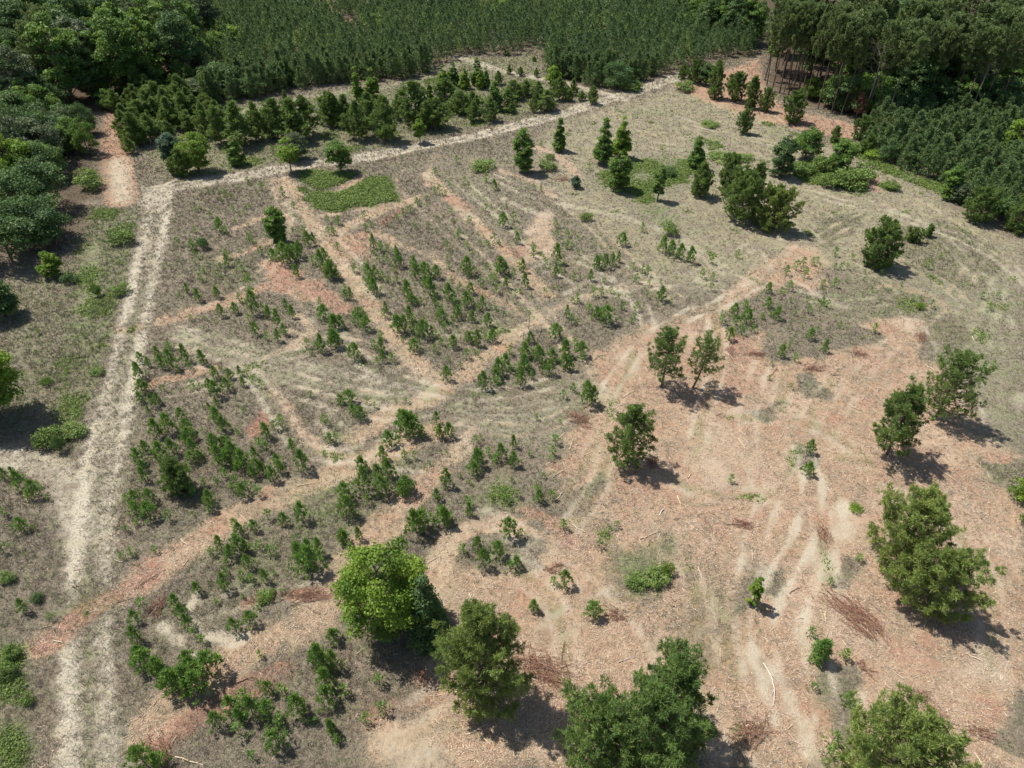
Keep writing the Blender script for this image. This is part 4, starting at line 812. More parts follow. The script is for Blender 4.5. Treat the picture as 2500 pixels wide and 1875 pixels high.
sap('H', [(560,170,160),(600,140,110),(740,120,110),(760,110,80),(710,60,60),(900,60,80),(1150,200,120),(1220,200,50),(950,280,80),(860,300,60),(990,390,110),(1070,320,90),(1200,390,70),(1155,410,60),(1500,510,100),(1430,500,50),(1300,660,70),(1680,700,80),(1720,260,50),(1490,150,60),(1830,130,40),(100,230,80),(200,210,80),(140,280,50),(350,1310,60),(30,1440,80),(60,1510,40),(245,1370,50),(100,1030,40),(330,1130,60),(50,850,60),(120,60,120)])
sap('I', [(1070,1250,70),(1060,970,60),(845,820,50),(1150,360,45),(970,500,40),(865,1160,40),(985,1500,60),(990,1550,40),(945,1590,50),(1210,1350,70)])
# measure them all; the 300 that show largest are things of their own
SV = []
for r, x, y, hp in S:
    bx, by, h = survey(r, x, y, y - hp)
    h = max(.5, min(h * 1.0, 3.6))
    SV.append((hp, bx, by, h))
SV.sort(key=lambda t: -t[0])
def sapling_arrays(mb, h, wf, seed, dens=1., nb=18):
    g = np.random.default_rng(seed)
    tube(mb, [(0, 0, 0), (.02 * h, 0, h * .5), (0, .01, h * .9)], [.02 * h, .014 * h, .006], 5, (.1, .1, .1))
    cen = []; ax = []; tn = []
    n = int(30 * dens)
    for k in range(n):
        t = (k + .5) / n; z = h * (.04 + .9 * t); R = wf * h * (1 - t ** 1.6) ** .8 * g.uniform(.35, 1.1)
        az = k * 2.4 + g.normal() * .4
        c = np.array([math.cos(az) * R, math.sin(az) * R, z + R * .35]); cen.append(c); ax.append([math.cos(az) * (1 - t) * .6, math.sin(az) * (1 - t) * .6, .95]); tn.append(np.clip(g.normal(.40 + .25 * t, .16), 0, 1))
        if k % 3 == 0: tube(mb, [(0, 0, z * .92), c], [.007 * h, .004 * h], 3, (.1, .1, .1))
    cen.append(np.array([0, 0, h * .9])); ax.append([0, 0, 1]); tn.append(.8)
    tn = np.array(tn)
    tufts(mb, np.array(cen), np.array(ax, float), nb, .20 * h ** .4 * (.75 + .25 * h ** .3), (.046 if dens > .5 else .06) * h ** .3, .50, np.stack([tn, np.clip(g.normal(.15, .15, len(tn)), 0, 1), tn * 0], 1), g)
SAPM = []
for i in range(8):
    mb = MB(); sapling_arrays(mb, 1.6, [.28, .32, .40, .24, .34, .44, .30, .37][i], 300 + i, [1.2, 1.3, 1.5, 1., 1.4, 1.8, 1.1, 1.4][i])
    SAPM.append(mb.mesh('pine_sapling', M['sapling']))
first = None
for i, (hp, x, y, h) in enumerate(SV[:300]):
    me = SAPM[random.choice([2, 5, 7, 4]) if hp > 95 else random.randrange(8)]
    if first is None: first = link('pine_sapling', me); o = first
    else: o = first.copy(); col.objects.link(o); o.data = me
    o.location = (x, y, float(gz(x, y)) - .02)
    w = random.uniform(.68, 1.12) * (h / 1.6) ** .8; o.scale = (w, w, h * 1.04 / 1.6)
    o.rotation_euler = (random.uniform(-.06, .06), random.uniform(-.06, .06), random.uniform(0, 6.28))
    sz = 'tall bushy' if h > 2.3 else ('bushy' if h > 1.7 else ('small' if h > 1.2 else 'tiny'))
    autotag(o, sz + ' green pine sapling', 'pine sapling', 'pine saplings scattered over the brushy field', x, y)
# everything smaller, and the seedlings nobody could count, as one mass
def scatter(pts_fn, n): return pts_fn(n)
mb = MB(); protos = []
for i in range(4):
    q = MB(); sapling_arrays(q, 1.0, [.26, .32, .22, .3][i], 400 + i, .4, 7); protos.append((np.concatenate(q.v), np.concatenate(q.q), np.concatenate(q.c)))
small = [(x, y, h) for hp, x, y, h in SV[300:]]
ZN = [('P', [(300, 760), (560, 640), (640, 760), (500, 1100), (270, 1180)], 60), ('P', [(360, 440), (580, 390), (600, 540), (560, 640), (350, 680)], 60), ('P', [(640, 520), (960, 560), (1130, 680), (960, 800), (760, 640)], 130), ('P', [(900, 420), (1180, 540), (1280, 600), (1160, 680), (960, 560), (880, 480)], 90),
      ('P', [(1180, 480), (1480, 520), (1480, 680), (1280, 700), (1180, 640)], 90), ('P', [(1560, 700), (1700, 580), (1960, 560), (1960, 640), (1700, 760)], 70), ('P', [(460, 1160), (700, 1080), (720, 1250), (560, 1330), (330, 1400)], 60), ('P', [(470, 400), (600, 380), (580, 440), (460, 500)], 14),
      ('P', [(1200, 290), (1500, 210), (1640, 300), (1300, 400)], 50), ('P', [(880, 980), (1200, 960), (1180, 1080), (900, 1120)], 40), ('P', [(30, 700), (200, 700), (180, 900), (60, 940)], 20), ('P', [(560, 350), (900, 300), (1200, 240), (1000, 200), (500, 300)], 90), ('P', [(0, 1020), (130, 1060), (120, 1350), (0, 1380)], 24), ('P', [(960, 640), (1180, 690), (1240, 820), (1020, 830)], 30), ('P', [(470, 1480), (760, 1420), (820, 1540), (520, 1640)], 30)]
def in_poly_points(r, pts, n, g=rng):
    P = toW(pts, r); out = []
    while len(out) < n:
        x = g.uniform(P[:, 0].min(), P[:, 0].max(), n * 3); y = g.uniform(P[:, 1].min(), P[:, 1].max(), n * 3)
        k = inside(x, y, P); out += list(zip(x[k], y[k]))
    return out[:n]
for r, pts, n in ZN:
    for x, y in in_poly_points(r, pts, int(n * .55)):
        if samp('mulch', x, y) > .5 or samp('track', x, y) > .3: continue
        small.append((x, y, float(rng.uniform(.35, .95))))
for i, (x, y, h) in enumerate(small):
    V, Q, Cc = protos[i % 4]; a = rng.uniform(0, 6.28); ca, sa_ = math.cos(a), math.sin(a); s = h * 1.05
    R = np.array([[ca, -sa_, 0], [sa_, ca, 0], [0, 0, 1]])
    mb.add((V * s * [1.2, 1.2, 1]) @ R.T + [x, y, gz(x, y) - .02], Q, None, np.clip(Cc + rng.normal() * .12, 0, 1))
o = link('small_seedlings', mb.mesh('small_seedlings', M['sapling']))
tag(o, 'tiny scattered green pine seedlings and weeds over the whole brushy field', 'seedlings', kind='stuff')
# the spindly one
bx, by, h = survey('E', 1272, 530, 412)
T = MB(); tube(T, [(0, 0, 0), (.06, 0, h * .5), (-.05, .02, h * .95)], [.05, .035, .012], 6); C = MB()
for c_, n_ in (((0, 0, h * .98), 5), ((.1, 0, h * .66), 4)):
    for k in range(n_):
        a = k * 6.28 / n_; e_ = np.array(c_) + [math.cos(a) * .5, math.sin(a) * .4, .05]; tube(T, [c_, e_], [.015, .008], 3)
        tufts(C, np.array([e_, (np.array(c_) + e_) / 2]), np.array([[math.cos(a), math.sin(a), .4]] * 2), 14, .22, .04, .5, np.array([[.8, .7, 0]] * 2) * (1 if c_[2] > h * .8 else .3))
e = empty('spindly_sapling', (bx, by, float(gz(bx, by)))); link('trunk', T.mesh('spindly_trunk', M['bark'], True), e); link('crown', C.mesh('spindly_crown', M['sapling']), e)
tag(e, 'crooked spindly sapling with a yellowish top on bare ground, standing alone', 'sapling')

# ------------------------------------------------------------------ woods
def lattice(P, sp, jit, g, ang=0.):
    """jittered rows of standing places inside a ground polygon"""
    c, s = math.cos(ang), math.sin(ang); R = np.array([[c, s], [-s, c]]); Q = P @ R.T
    xs = np.arange(Q[:, 0].min(), Q[:, 0].max(), sp); ys = np.arange(Q[:, 1].min(), Q[:, 1].max(), sp)
    X, Y = [a.ravel() for a in np.meshgrid(xs, ys)]
    X = X + g.normal(size=X.shape) * jit; Y = Y + g.normal(size=Y.shape) * jit
    p = np.stack([X, Y], 1) @ R
    return p[inside(p[:, 0], p[:, 1], P)]
def project(x, y, z):
    dy, dz = y, z - CAM_H
    depth = dy * cP - dz * sP; up = dy * sP + dz * cP
    return 1250 + FPX * x / depth, 937.5 - FPX * up / depth, depth
def shown(x, y, h, m=60):
    u, v, d = project(x, y, h); return -m < u < 2500 + m and v > -m
g5 = np.random.default_rng(55)

# young planted pines
PL = [stand('planted_pine', pine_meshes('planted', 5.2, q, seed=500 + i, clear=.05, dens=.5, blade=.5, bw=.13, nb=8, spr=1.0, prof='cone', step=.55, twigs=False, mat='plantation'), 0, -80) for i, q in enumerate((1.6, 1.4, 1.8, 1.5))]
usedp = set()
polyR = toW([(1872, 275), (1925, 250), (1990, 243), (2070, 262), (2230, 262), (2300, 290), (2420, 520), (2230, 505), (2140, 455), (2080, 438), (2030, 400), (1960, 372), (1900, 340), (1862, 318)])
polyB = toW([(440, 236), (560, 214), (640, 196), (700, 183), (790, 178), (860, 175), (925, 155), (985, 122), (1040, 122), (1110, 116), (1165, 104), (1180, 150), (1190, 168), (1240, 178), (1300, 192), (1380, 180), (1440, 160), (1540, 132), (1640, 116), (1660, 60), (1560, 45), (1450, 10), (1450, -45), (400, -45), (430, 100), (440, 180)])
gapP = [toW([(675, -20), (712, -4), (730, 34), (700, 36)]), toW([(738, 38), (770, 40), (785, 70), (750, 66)])]
cand = []
for P, sp, tag_ in ((polyR, 2.5, 'R'), (polyB, 2.35, 'B')):
    for x, y in lattice(P, sp, .62, g5, .35):
        if g5.random() < .10: continue
        if any(inside(np.array([x]), np.array([y]), G)[0] for G in gapP): continue
        h = (4.9 if tag_ == 'R' else 5.3) * float(np.clip(g5.normal(1, .2), .5, 1.4))
        if not shown(x, y, h, 30): continue
        cand.append((math.hypot(x, y), x, y, h, tag_))
cand.sort()
# those of the right block and the front rows show most: the first 300
vis = []
front = [c for c in cand]
for c in front[:300]:
    _, x, y, h, t_ = c
    k = g5.integers(0, 4)
    if k not in usedp: e = PL[k]; usedp.add(k); e.location = (x, y, float(gz(x, y)) - .03)
    else: e = copy_tree(PL[k], x, y, 0, 1)
    e.rotation_euler = (0, 0, g5.uniform(0, 6.28)); s = g5.uniform(.8, 1.2) * (1.0 if t_ == 'R' else .9) * (h / 5.2) ** .5; e.scale = (s, s, h / 5.2)
    if t_ == 'R': autotag(e, 'young planted pine, right block,', 'pine tree', 'young pines of the right plantation', x, y)
    else: autotag(e, 'young planted pine, plantation front,', 'pine tree', 'front pines of the far plantation', x, y)
q = MB(); protos = []
for i in range(5):
    g = np.random.default_rng(600 + i); m_ = MB(); h = 5.2
    cen = []; ax = []
    for k in range(46):
        t = k / 46; R = 1.5 * (1 - t) ** .75 * g.uniform(.5, 1.1); az = k * 2.4 + g.normal() * .3
        cen.append([math.cos(az) * R, math.sin(az) * R, h * (.12 + .84 * t) + R * .3]); ax.append([math.cos(az) * (1 - t), math.sin(az) * (1 - t), .9])
    cen.append([0, 0, h * .93]); ax.append([0, 0, 1.]); tn = np.clip(g.normal(.42, .2, 47), 0, 1)
    tufts(m_, np.array(cen), np.array(ax), 8, .55, .15, .75, np.stack([tn, np.clip(g.normal(.1, .12, 47), 0, 1), tn], 1), g)
    protos.append((np.concatenate(m_.v), np.concatenate(m_.q), np.concatenate(m_.c)))
for i, (_, x, y, h, t_) in enumerate(front[300:]):
    V, Q, Cc = protos[i % 5]; a = g5.uniform(0, 6.28); ca, sa_ = math.cos(a), math.sin(a); s = h / 5.2
    R = np.array([[ca, -sa_, 0], [sa_, ca, 0], [0, 0, 1]])
    yel = np.sin(x * .11 + 2) * np.sin(y * .13) + .6 * g5.normal() > 1.25
    q.add((V * s * g5.uniform(.85, 1.2)) @ R.T + [x, y, gz(x, y)], Q, None, np.clip(Cc + g5.normal() * .16 + ([.3, .8, 0] if yel else [0, 0, 0]), 0, 1))
o = link('plantation_pines', q.mesh('plantation_pines', M['plantation']))
tag(o, 'far dark mass of young planted pines filling the ground beyond the field', 'pine plantation', kind='stuff')

# broad-leaved wood and tall pines
def proto_set(kind, specs):
    return [stand(kind, mk, 0, -120) for mk in specs]
BL = [broad_meshes('wood', 17, r_, clear=.18, seed=700 + i, mat=mt, nl=58, per=190, ls=.43, lobe=.26, shape=sh) for i, (r_, mt, sh) in enumerate([(4.6, 'leaf', 'round'), (5.2, 'leaf_dark', 'round'), (4.2, 'leaf', 'dome'), (5.0, 'leaf_dark', 'dome'), (4.4, 'leaf_grey', 'round')])]
BS = [broad_meshes('thicket', 6.5, r_, clear=.04, seed=720 + i, mat=mt, nl=42, per=210, ls=.24, lobe=.30, shape=sh) for i, (r_, mt, sh) in enumerate([(3.0, 'leaf', 'dome'), (3.4, 'leaf_dark', 'dome'), (2.7, 'leaf_grey', 'round'), (3.2, 'leaf_dark', 'round'), (2.4, 'leaf', 'round'), (2.6, 'leaf_bright', 'round')])]
TP = [pine_meshes('tallpine', 20, r_, clear=.56, seed=740 + i, mat='forest_pine', dens=1.25, blade=.52, bw=.17, nb=10, prof='flat', step=1.25, spr=1.3, el1=16, twigs=False, tr=.20) for i, r_ in enumerate((3.6, 4.1, 3.3, 3.8))]
TP2 = [pine_meshes('fullpine', 17, r_, clear=.22, seed=750 + i, mat='forest_pine', dens=.95, blade=.52, bw=.17, nb=10, prof='oval', el1=16, step=1.25, spr=1.3, twigs=False, tr=.20) for i, r_ in enumerate((4.0, 3.6))]
POOL = {}
def place(setname, sets, k, name, x, y, h, hw, s=None, rot=None):
    key = (setname, k)
    if key not in POOL:
        e = stand(name, sets[k], x, y); POOL[key] = e
    else: e = copy_tree(POOL[key], x, y, 0, 1)
    s = s or h / hw * g5.uniform(.9, 1.12)
    e.rotation_euler = (0, 0, g5.uniform(0, 6.28) if rot is None else rot); e.scale = (s, s, h / hw)
    return e
def wood(pts, sp, jit, kinds, desc, cat, group, r='P', world=None, cap=400):
    P = toW(pts, r) if world is None else np.array(world, float)
    n = 0
    for x, y in lattice(P, sp, jit, g5, .7):
        u = g5.random(); acc = 0
        for nm, sets, hw, ks, pr, hr, word in kinds:
            acc += pr
            if u <= acc: break
        h = g5.uniform(*hr)
        if not shown(x, y, h, 40): continue
        k = int(g5.choice(ks))
        e = place(nm + word, sets, k, nm, x, y, h, hw)
        tone = {'leaf': 'green', 'leaf_dark': 'dark green', 'leaf_grey': 'grey-green', 'leaf_bright': 'bright green', 'forest_pine': 'dark olive'}.get(next((q for q in M if M[q] == sets[k][1].materials[0]), ''), 'green')
        tag(e, f'{tone} {word} {desc}', cat, group)
        n += 1
    return n
nA = wood([], 7.0, 1.7, [('broadleaf_tree', BL, 17, [0, 1, 2, 3, 4], .82, (11, 19), 'tall leafy tree'), ('pine_tree', TP2, 17, [0, 1], .18, (13, 17), 'tall pine')], 'in the dark wood at top left', 'tree', 'trees of the dark wood at top left',
     world=[(-78, 190), (-86, 172), (-97, 166), (-116, 152), (-150, 150), (-230, 240), (-300, 400), (-112, 400), (-86, 262), (-84, 215)])
nB = wood([], 4.9, 1.3, [('thicket_tree', BS, 6.5, [0, 1, 2, 3, 1, 3, 4, 5], 1., (5.0, 11.0), 'bushy tree')], 'in the thicket along the left edge', 'tree', 'bushy trees along the left edge',
     world=[(-81, 121), (-86, 133), (-91, 147), (-98, 161), (-106, 166), (-125, 182), (-150, 190), (-150, 150), (-118, 120), (-104, 106)])
nC = wood([], 5.0, 1.2, [('thicket_tree', BS, 6.5, [1, 3, 0, 1], 1., (5.5, 10.0), 'rounded tree')], 'in the dense clump above the left side track', 'tree', 'rounded trees in the clump at left',
     world=[(-75, 103), (-77, 113), (-82, 120), (-104, 112), (-100, 92), (-82, 88), (-74, 94)])
nD = wood([], 6.0, 1.2, [('tall_pine_tree', TP, 20, [0, 1, 2, 3], .55, (17, 20.5), 'tall pine'), ('pine_tree', TP2, 17, [0, 1], .22, (14, 18), 'pine'), ('broadleaf_tree', BL, 17, [0, 1, 3, 4], .23, (12, 16), 'leafy tree')], 'inside the tall wood at top right', 'tree', 'trees inside the tall wood at top right',
     world=[(68, 194), (74, 180), (84, 170), (100, 166), (135, 168), (190, 200), (290, 400), (70, 420), (66, 250)])
nE = wood([], 5.6, 1.2, [('broadleaf_tree', BL, 17, [0, 2, 1, 3], 1., (7.5, 14), 'leafy tree')], 'in the mixed wood at the top, left of the tall pines', 'tree', 'leafy trees at the top centre right',
     world=[(40, 262), (56, 236), (68, 212), (72, 250), (70, 420), (-10, 420), (-10, 322), (38, 322)])
# front row of the tall pines, with trunks in the open
FR = [(560, 512, 300, 19), (575, 545, 95, 19.5), (606, 582, 80, 20), (655, 588, 90, 20), (680, 600, 90, 19), (712, 600, 90, 20), (735, 605, 80, 20.5), (770, 600, 90, 20), (822, 662, 90, 20), (898, 690, 90, 20.5), (932, 690, 95, 20), (985, 712, 90, 20), (1045, 725, 90, 19), (1195, 745, 90, 20),
      (1262, 755, 90, 18), (1330, 778, 90, 19), (1440, 745, 90, 20), (1560, 735, 90, 19), (1700, 740, 90, 20), (1800, 745, 90, 19), (1905, 745, 90, 20), (2010, 745, 90, 20), (2120, 742, 90, 19), (2190, 735, 90, 20)]
wordsF = ['first', 'second', 'third', 'fourth', 'fifth', 'sixth', 'seventh', 'eighth', 'ninth', 'tenth', 'eleventh', 'twelfth', 'thirteenth', 'fourteenth', 'fifteenth', 'sixteenth', 'seventeenth', 'eighteenth', 'nineteenth', 'twentieth', 'twenty-first', 'twenty-second', 'twenty-third', 'twenty-fourth']
for i, (x, y, _, h) in enumerate(FR):
    if i == 0: continue
    bx, by = W('C', x, y)
    e = place('tall_pine_treetall pine', TP, i % 4, 'tall_pine_tree', bx, by, h * .97, 20, s=.62 + .1 * (i % 4))
    tag(e, f'tall bare-trunked pine, {wordsF[i - 1]} from the left along the front of the right wood', 'pine tree', 'tall pines along the wood edge')
bx, by = W('C', 560, 512)
e = stand('slender_tree', broad_meshes('slender', 14, 1.1, clear=.42, seed=791, mat='leaf_bright', nl=22, per=60, ls=.4, shape='column', trunkr=.16), bx, by)
tag(e, 'slender tree with yellow-green leaves at the left end of the tall pine wood', 'tree')
# second rank just behind, closing the wood
wood([], 4.2, .8, [('tall_pine_tree', TP, 20, [0, 1, 2, 3], 1., (17, 20), 'tall pine')], 'close behind the front of the right wood', 'tree', 'pines just behind the front of the right wood',
     world=[(64, 190), (70, 174), (79, 164), (92, 163), (116, 164), (140, 172), (100, 168), (84, 172), (74, 184), (68, 198)])
wood([], 5.5, 1.0, [('broadleaf_tree', BL, 17, [0, 2, 1, 3], .75, (8, 12.5), 'mid-height leafy tree'), ('thicket_tree', BS, 6.5, [0, 1, 3, 4], .25, (6, 9), 'bushy tree')], 'filling in under the tall pines of the right wood', 'tree', 'leafy trees under the tall pines',
     world=[(73, 172), (80, 162), (96, 162), (114, 165), (140, 170), (150, 182), (110, 180), (86, 182)])
# low growth at the foot of the right wood
for i, (x, y, h, kd) in enumerate([(1010, 690, 7, 0), (1090, 720, 8, 1), (1230, 735, 9, 0), (1290, 745, 7.5, 4), (1400, 745, 8, 3), (1480, 730, 7, 0), (1620, 730, 8, 1), (1830, 720, 9, 4), (1750, 735, 6, 3), (1960, 735, 8, 1), (2080, 735, 8, 3), (870, 640, 5, 5)]):
    bx, by = W('C', x, y)
    e = place('thicket_treeunder', BS, kd, 'understorey_tree', bx, by + 1.5, h, 6.5)
    autotag(e, ['green', 'dark', 'grey', 'dark', 'green', 'bright green'][kd] + ' low leafy understorey tree', 'tree', 'low leafy trees under the tall pines', bx, by)
# leafy trees standing out of the plantation
for i, (x, yb, yt, w, k, lb) in enumerate([('A', (290, 400), 0, 0, 0, '')][:0]): pass
OUT = [('A', 1310, 400, 200, 170, 0, 'light green spreading tree at the left end of the plantation'), ('A', 1470, 330, 160, 200, 5, 'round yellow-green tree standing out of the left plantation'), ('A', 1410, 330, 255, 150, 2, 'grey-green rounded tree under the yellow-green one in the plantation'),
       ('A', 1400, 590, 395, 260, 1, 'big dark round tree at the front left corner of the plantation'), ('A', 1610, 610, 460, 150, 1, 'smaller dark round tree right of the big dark one'), ('A', 1530, 400, 330, 160, 5, 'low bright green tree behind the dark round trees'), ('A', 1750, 570, 400, 130, 3, 'dark leafy tree in the plantation front, left part'),
       ('B', 290, 170, 85, 110, 5, 'rounded light green tree near the red gap at the top'), ('B', 360, 190, 120, 90, 5, 'yellow-green tree right beside the rounded light one'), ('B', 130, 50, -20, 130, 5, 'bright tree at the top edge beside the red gap'), ('B', 840, 110, -10, 90, 1, 'dark tall tree standing out near the top edge'),
       ('B', 930, 80, 30, 110, 0, 'green tree right of the dark tall one near the top'), ('B', 1120, 90, 0, 170, 5, 'bright yellow-green trees clump at the top centre'), ('B', 1210, 110, 30, 60, 1, 'dark narrow tree beside the bright clump at the top'), ('B', 1500, 170, 95, 100, 0, 'green round tree in the plantation centre right'),
       ('B', 1830, 555, 380, 175, 1, 'big dark round tree at the plantation front by the far track'), ('B', 1900, 510, 420, 80, 3, 'dark tree joined to the right of the big round one'), ('B', 1920, 570, 505, 120, 0, 'low green bush at the foot of the big dark tree'), ('B', 250, 460, 365, 90, 0, 'green bush at the plantation front, left of centre'),
       ('B', 440, 440, 370, 90, 0, 'weedy bush before the plantation, centre left'), ('B', 350, 300, 240, 160, 3, 'flat topped dark tree within the plantation'), ('B', 70, 330, 250, 150, 3, 'dark flat tree within the left plantation'), ('B', 2080, 180, 80, 150, 0, 'green leafy tree on the right part of the plantation'), ('B', 2150, 150, 50, 130, 0, 'leafy tree next to the wood at top right of centre'),
       ('C', 60, 190, 70, 130, 0, 'leafy tree on the plantation edge, first left of the dark wood'), ('C', 150, 180, 60, 120, 0, 'leafy tree on the plantation edge, second towards the dark wood'), ('C', 250, 210, 40, 150, 1, 'dark leafy tree at the back of the plantation'), ('C', 470, 210, 150, 100, 5, 'bright leafy tree before the dark wood at the top'), ('C', 330, 200, 90, 110, 0, 'green leafy tree between dark ones at the top'),
       ('C', 2150, 980, 760, 200, 5, 'yellow-green tree in the right plantation at the frame edge'), ('C', 2070, 860, 790, 90, 5, 'small bright tree in the right plantation'), ('C', 2190, 760, 690, 90, 0, 'low green tree at the right frame edge under the tall wood'), ('C', 2110, 760, 680, 90, 3, 'dark low tree near the right frame edge under the tall wood'), ('C', 1330, 1020, 880, 120, 1, 'dark rounded tree at the near side of the right plantation'), ('A', 1130, 480, 390, 120, 0, 'leafy tree at the left wood corner behind the pines'), ('A', 560, 560, 410, 130, 2, 'blue-grey tree in front of the left wood'), ('A', 640, 620, 470, 130, 0, 'mid green tree in front of the left wood'),
       ('A', 690, 690, 560, 110, 0, 'green tree above the end of the reddish lane'), ('A', 570, 980, 740, 130, 0, 'dark green tree on the left side of the reddish lane'), ('A', 480, 960, 740, 170, 4, 'leafy tree left of the reddish lane'), ('A', 560, 850, 650, 130, 1, 'darker tree left of the reddish lane, further back'), ('A', 1250, 640, 500, 180, 2, 'greyish bushy tree in front of the far field'), ('A', 760, 560, 430, 90, 0, 'pale narrow tree in front of the left wood'), ('A', 1090, 640, 590, 70, 5, 'small yellow-green tree among the pines at left')]
for i, (r, x, yb, yt, w, k, lb) in enumerate(OUT):
    bx, by, h, rad = survey(r, x, yb, yt, w)
    h = max(h, 1.5)
    e = place('out', BS, k, 'leafy_tree', bx, by, h, 6.5, s=rad / (3.0, 3.4, 2.7, 3.2, 2.4, 2.6)[k] * 1.02)
    tag(e, lb, 'tree')
# a few bright ones over the top-left wood
for i, (x, y, h, s) in enumerate([(215, 150, 17, 1.0), (285, 175, 17.5, .95), (330, 170, 16, .95), (20, 150, 16, 1.1)]):
    bx, by = W('P', x, y)
    e = stand('broadleaf_tree', broad_meshes('sunlit', h, 4.2 * s, clear=.2, seed=800 + i, mat='leaf_bright' if i != 1 else 'leaf', nl=60, per=90, ls=.6, lobe=.24), bx, by)
    tag(e, ['ragged sunlit tree, left of the two bright ones in the top left wood', 'sunlit green tree right beside the ragged bright one, top left wood', 'tall green tree at the right end of the top left wood', 'bright tree at the far left in the top left wood'][i], 'tree')
bx, by = W('P', 130, 175)
e = stand('pine_tree', pine_meshes('greypine', 15, 4.2, clear=.25, seed=810, mat='forest_pine', dens=.6, blade=.6, bw=.15, nb=9, step=.7, twigs=False), bx, by)
tag(e, 'big grey-green pine in front of the leafy wood at top left', 'pine tree')

# leafless and dying trees in the right wood
def bare_tree(h, r, seed, mat='bark_grey', z0=.45):
    g = np.random.default_rng(seed); T = MB(); B = MB()
    tube(T, [(0, 0, 0), (.2, 0, h * .4), (.1, .1, h * .8)], [.22, .16, .08], 7)
    def br(p, d, L, rad, lev):
        e_ = p + d * L; tube(B, [p, (p + e_) / 2 + g.normal(size=3) * L * .06, e_], [rad, rad * .75, rad * .5], 4 if lev < 2 else 3)
        if lev < 4:
            for _ in range(3): br(p + d * L * g.uniform(.5, 1), norm(d + g.normal(size=3) * .45 + [0, 0, .12]), L * .66, rad * .55, lev + 1)
    for k in range(9):
        z = h * (z0 + .35 * k / 9); a = k * 2.4
        br(np.array([.12, .04, z]), norm(np.array([math.cos(a) * .8, math.sin(a) * .8, .8])), r * .55, .06, 0)
    return T.mesh('bare_trunk', M[mat], True), B.mesh('bare_branches', M[mat])
for i, (x, y, h, r, lb) in enumerate([(1185, 740, 17.5, 4.2, 'leafless grey tree with a fan of fine twigs in the right wood'), (1850, 735, 17, 3.4, 'fainter leafless grey tree further right in the right wood')]):
    bx, by = W('C', x, y); T, B = bare_tree(h, r, 820 + i)
    e = empty('leafless_tree', (bx, by, 0)); link('trunk', T, e); link('branches', B, e); tag(e, lb, 'dead tree')
bx, by, h, rad = survey('C', 1135, 752, 590, 70)
e = stand('dead_pine', pine_meshes('rusty', h, rad, clear=.25, seed=830, mat='rust', dens=.8, blade=.4, bw=.08, nb=9), bx, by)
tag(e, 'dead pine with rusty red needles at the edge of the right wood', 'dead tree')
bx, by = W('P', 1700, 85)
T = MB(); tube(T, [(0, 0, 0), (.2, 0, 6), (.4, 0, 13)], [.22, .17, .06], 7); tube(T, [(.3, 0, 9), (1.0, .3, 11)], [.08, .03], 5)
o = link('snag', T.mesh('snag', M['bark_grey'], True), loc=(bx, by, 0)); tag(o, 'bare pale snag standing at the top among dark trees', 'dead tree')

# bushes in the weedy margins
BU = []
for i, mt in enumerate(('leaf', 'leaf_dark', 'leaf_bright', 'weed')):
    BU.append(broad_meshes('bush', 1.6, 1.3, clear=0, seed=850 + i, mat=mt, nl=26, per=55, ls=.17, lobe=.34, shape='dome', trunkr=.03))
BUL = [('D', 330, 1250, 1090, 170, 3), ('D', 480, 1190, 1100, 160, 3), ('D', 395, 1300, 1190, 80, 1), ('D', 625, 820, 760, 90, 3), ('D', 780, 300, 200, 120, 3), ('D', 450, 240, 170, 100, 1), ('D', 300, 880, 830, 70, 0), ('A', 790, 1540, 1440, 150, 3), ('A', 590, 1190, 1060, 170, 3), ('A', 540, 1130, 1050, 120, 3), ('A', 1290, 1570, 1490, 80, 1),
       ('B', 990, 1075, 1010, 160, 3), ('B', 1390, 1070, 1000, 120, 3), ('B', 2160, 1110, 1050, 110, 1), ('B', 1410, 1010, 960, 60, 3), ('C', 60, 575, 505, 130, 3), ('C', 790, 1100, 1010, 150, 3), ('C', 900, 1080, 960, 120, 3), ('C', 1100, 1180, 1040, 220, 3), ('C', 1180, 1130, 1010, 160, 3), ('C', 960, 1180, 1080, 130, 3), ('C', 300, 1010, 975, 200, 3), ('C', 440, 1015, 970, 120, 3), ('C', 1360, 1195, 1130, 100, 3),
       ('C', 1130, 960, 900, 120, 3), ('C', 1250, 1000, 940, 120, 2), ('F', 1540, 400, 350, 60, 2), ('F', 2150, 1600, 1480, 160, 2), ('H', 2070, 470, 380, 170, 3), ('H', 1960, 500, 420, 140, 3), ('H', 2140, 420, 340, 90, 2), ('H', 700, 730, 620, 130, 1), ('G', 80, 960, 870, 120, 3), ('G', 60, 1080, 980, 130, 3), ('G', 190, 1240, 1180, 90, 3), ('I', 2190, 120, 20, 90, 3), ('I', 1140, 30, 0, 90, 2), ('G', 1690, 590, 530, 110, 3), ('G', 60, 470, 400, 100, 3), ('G', 250, 600, 560, 80, 1),
       ('E', 500, 1570, 1450, 120, 0), ('E', 200, 440, 380, 80, 0), ('D', 620, 320, 220, 60, 0), ('C', 210, 800, 760, 120, 3), ('B', 1640, 1400, 1340, 80, 3), ('B', 2170, 1480, 1400, 100, 3)]
usedb = set()
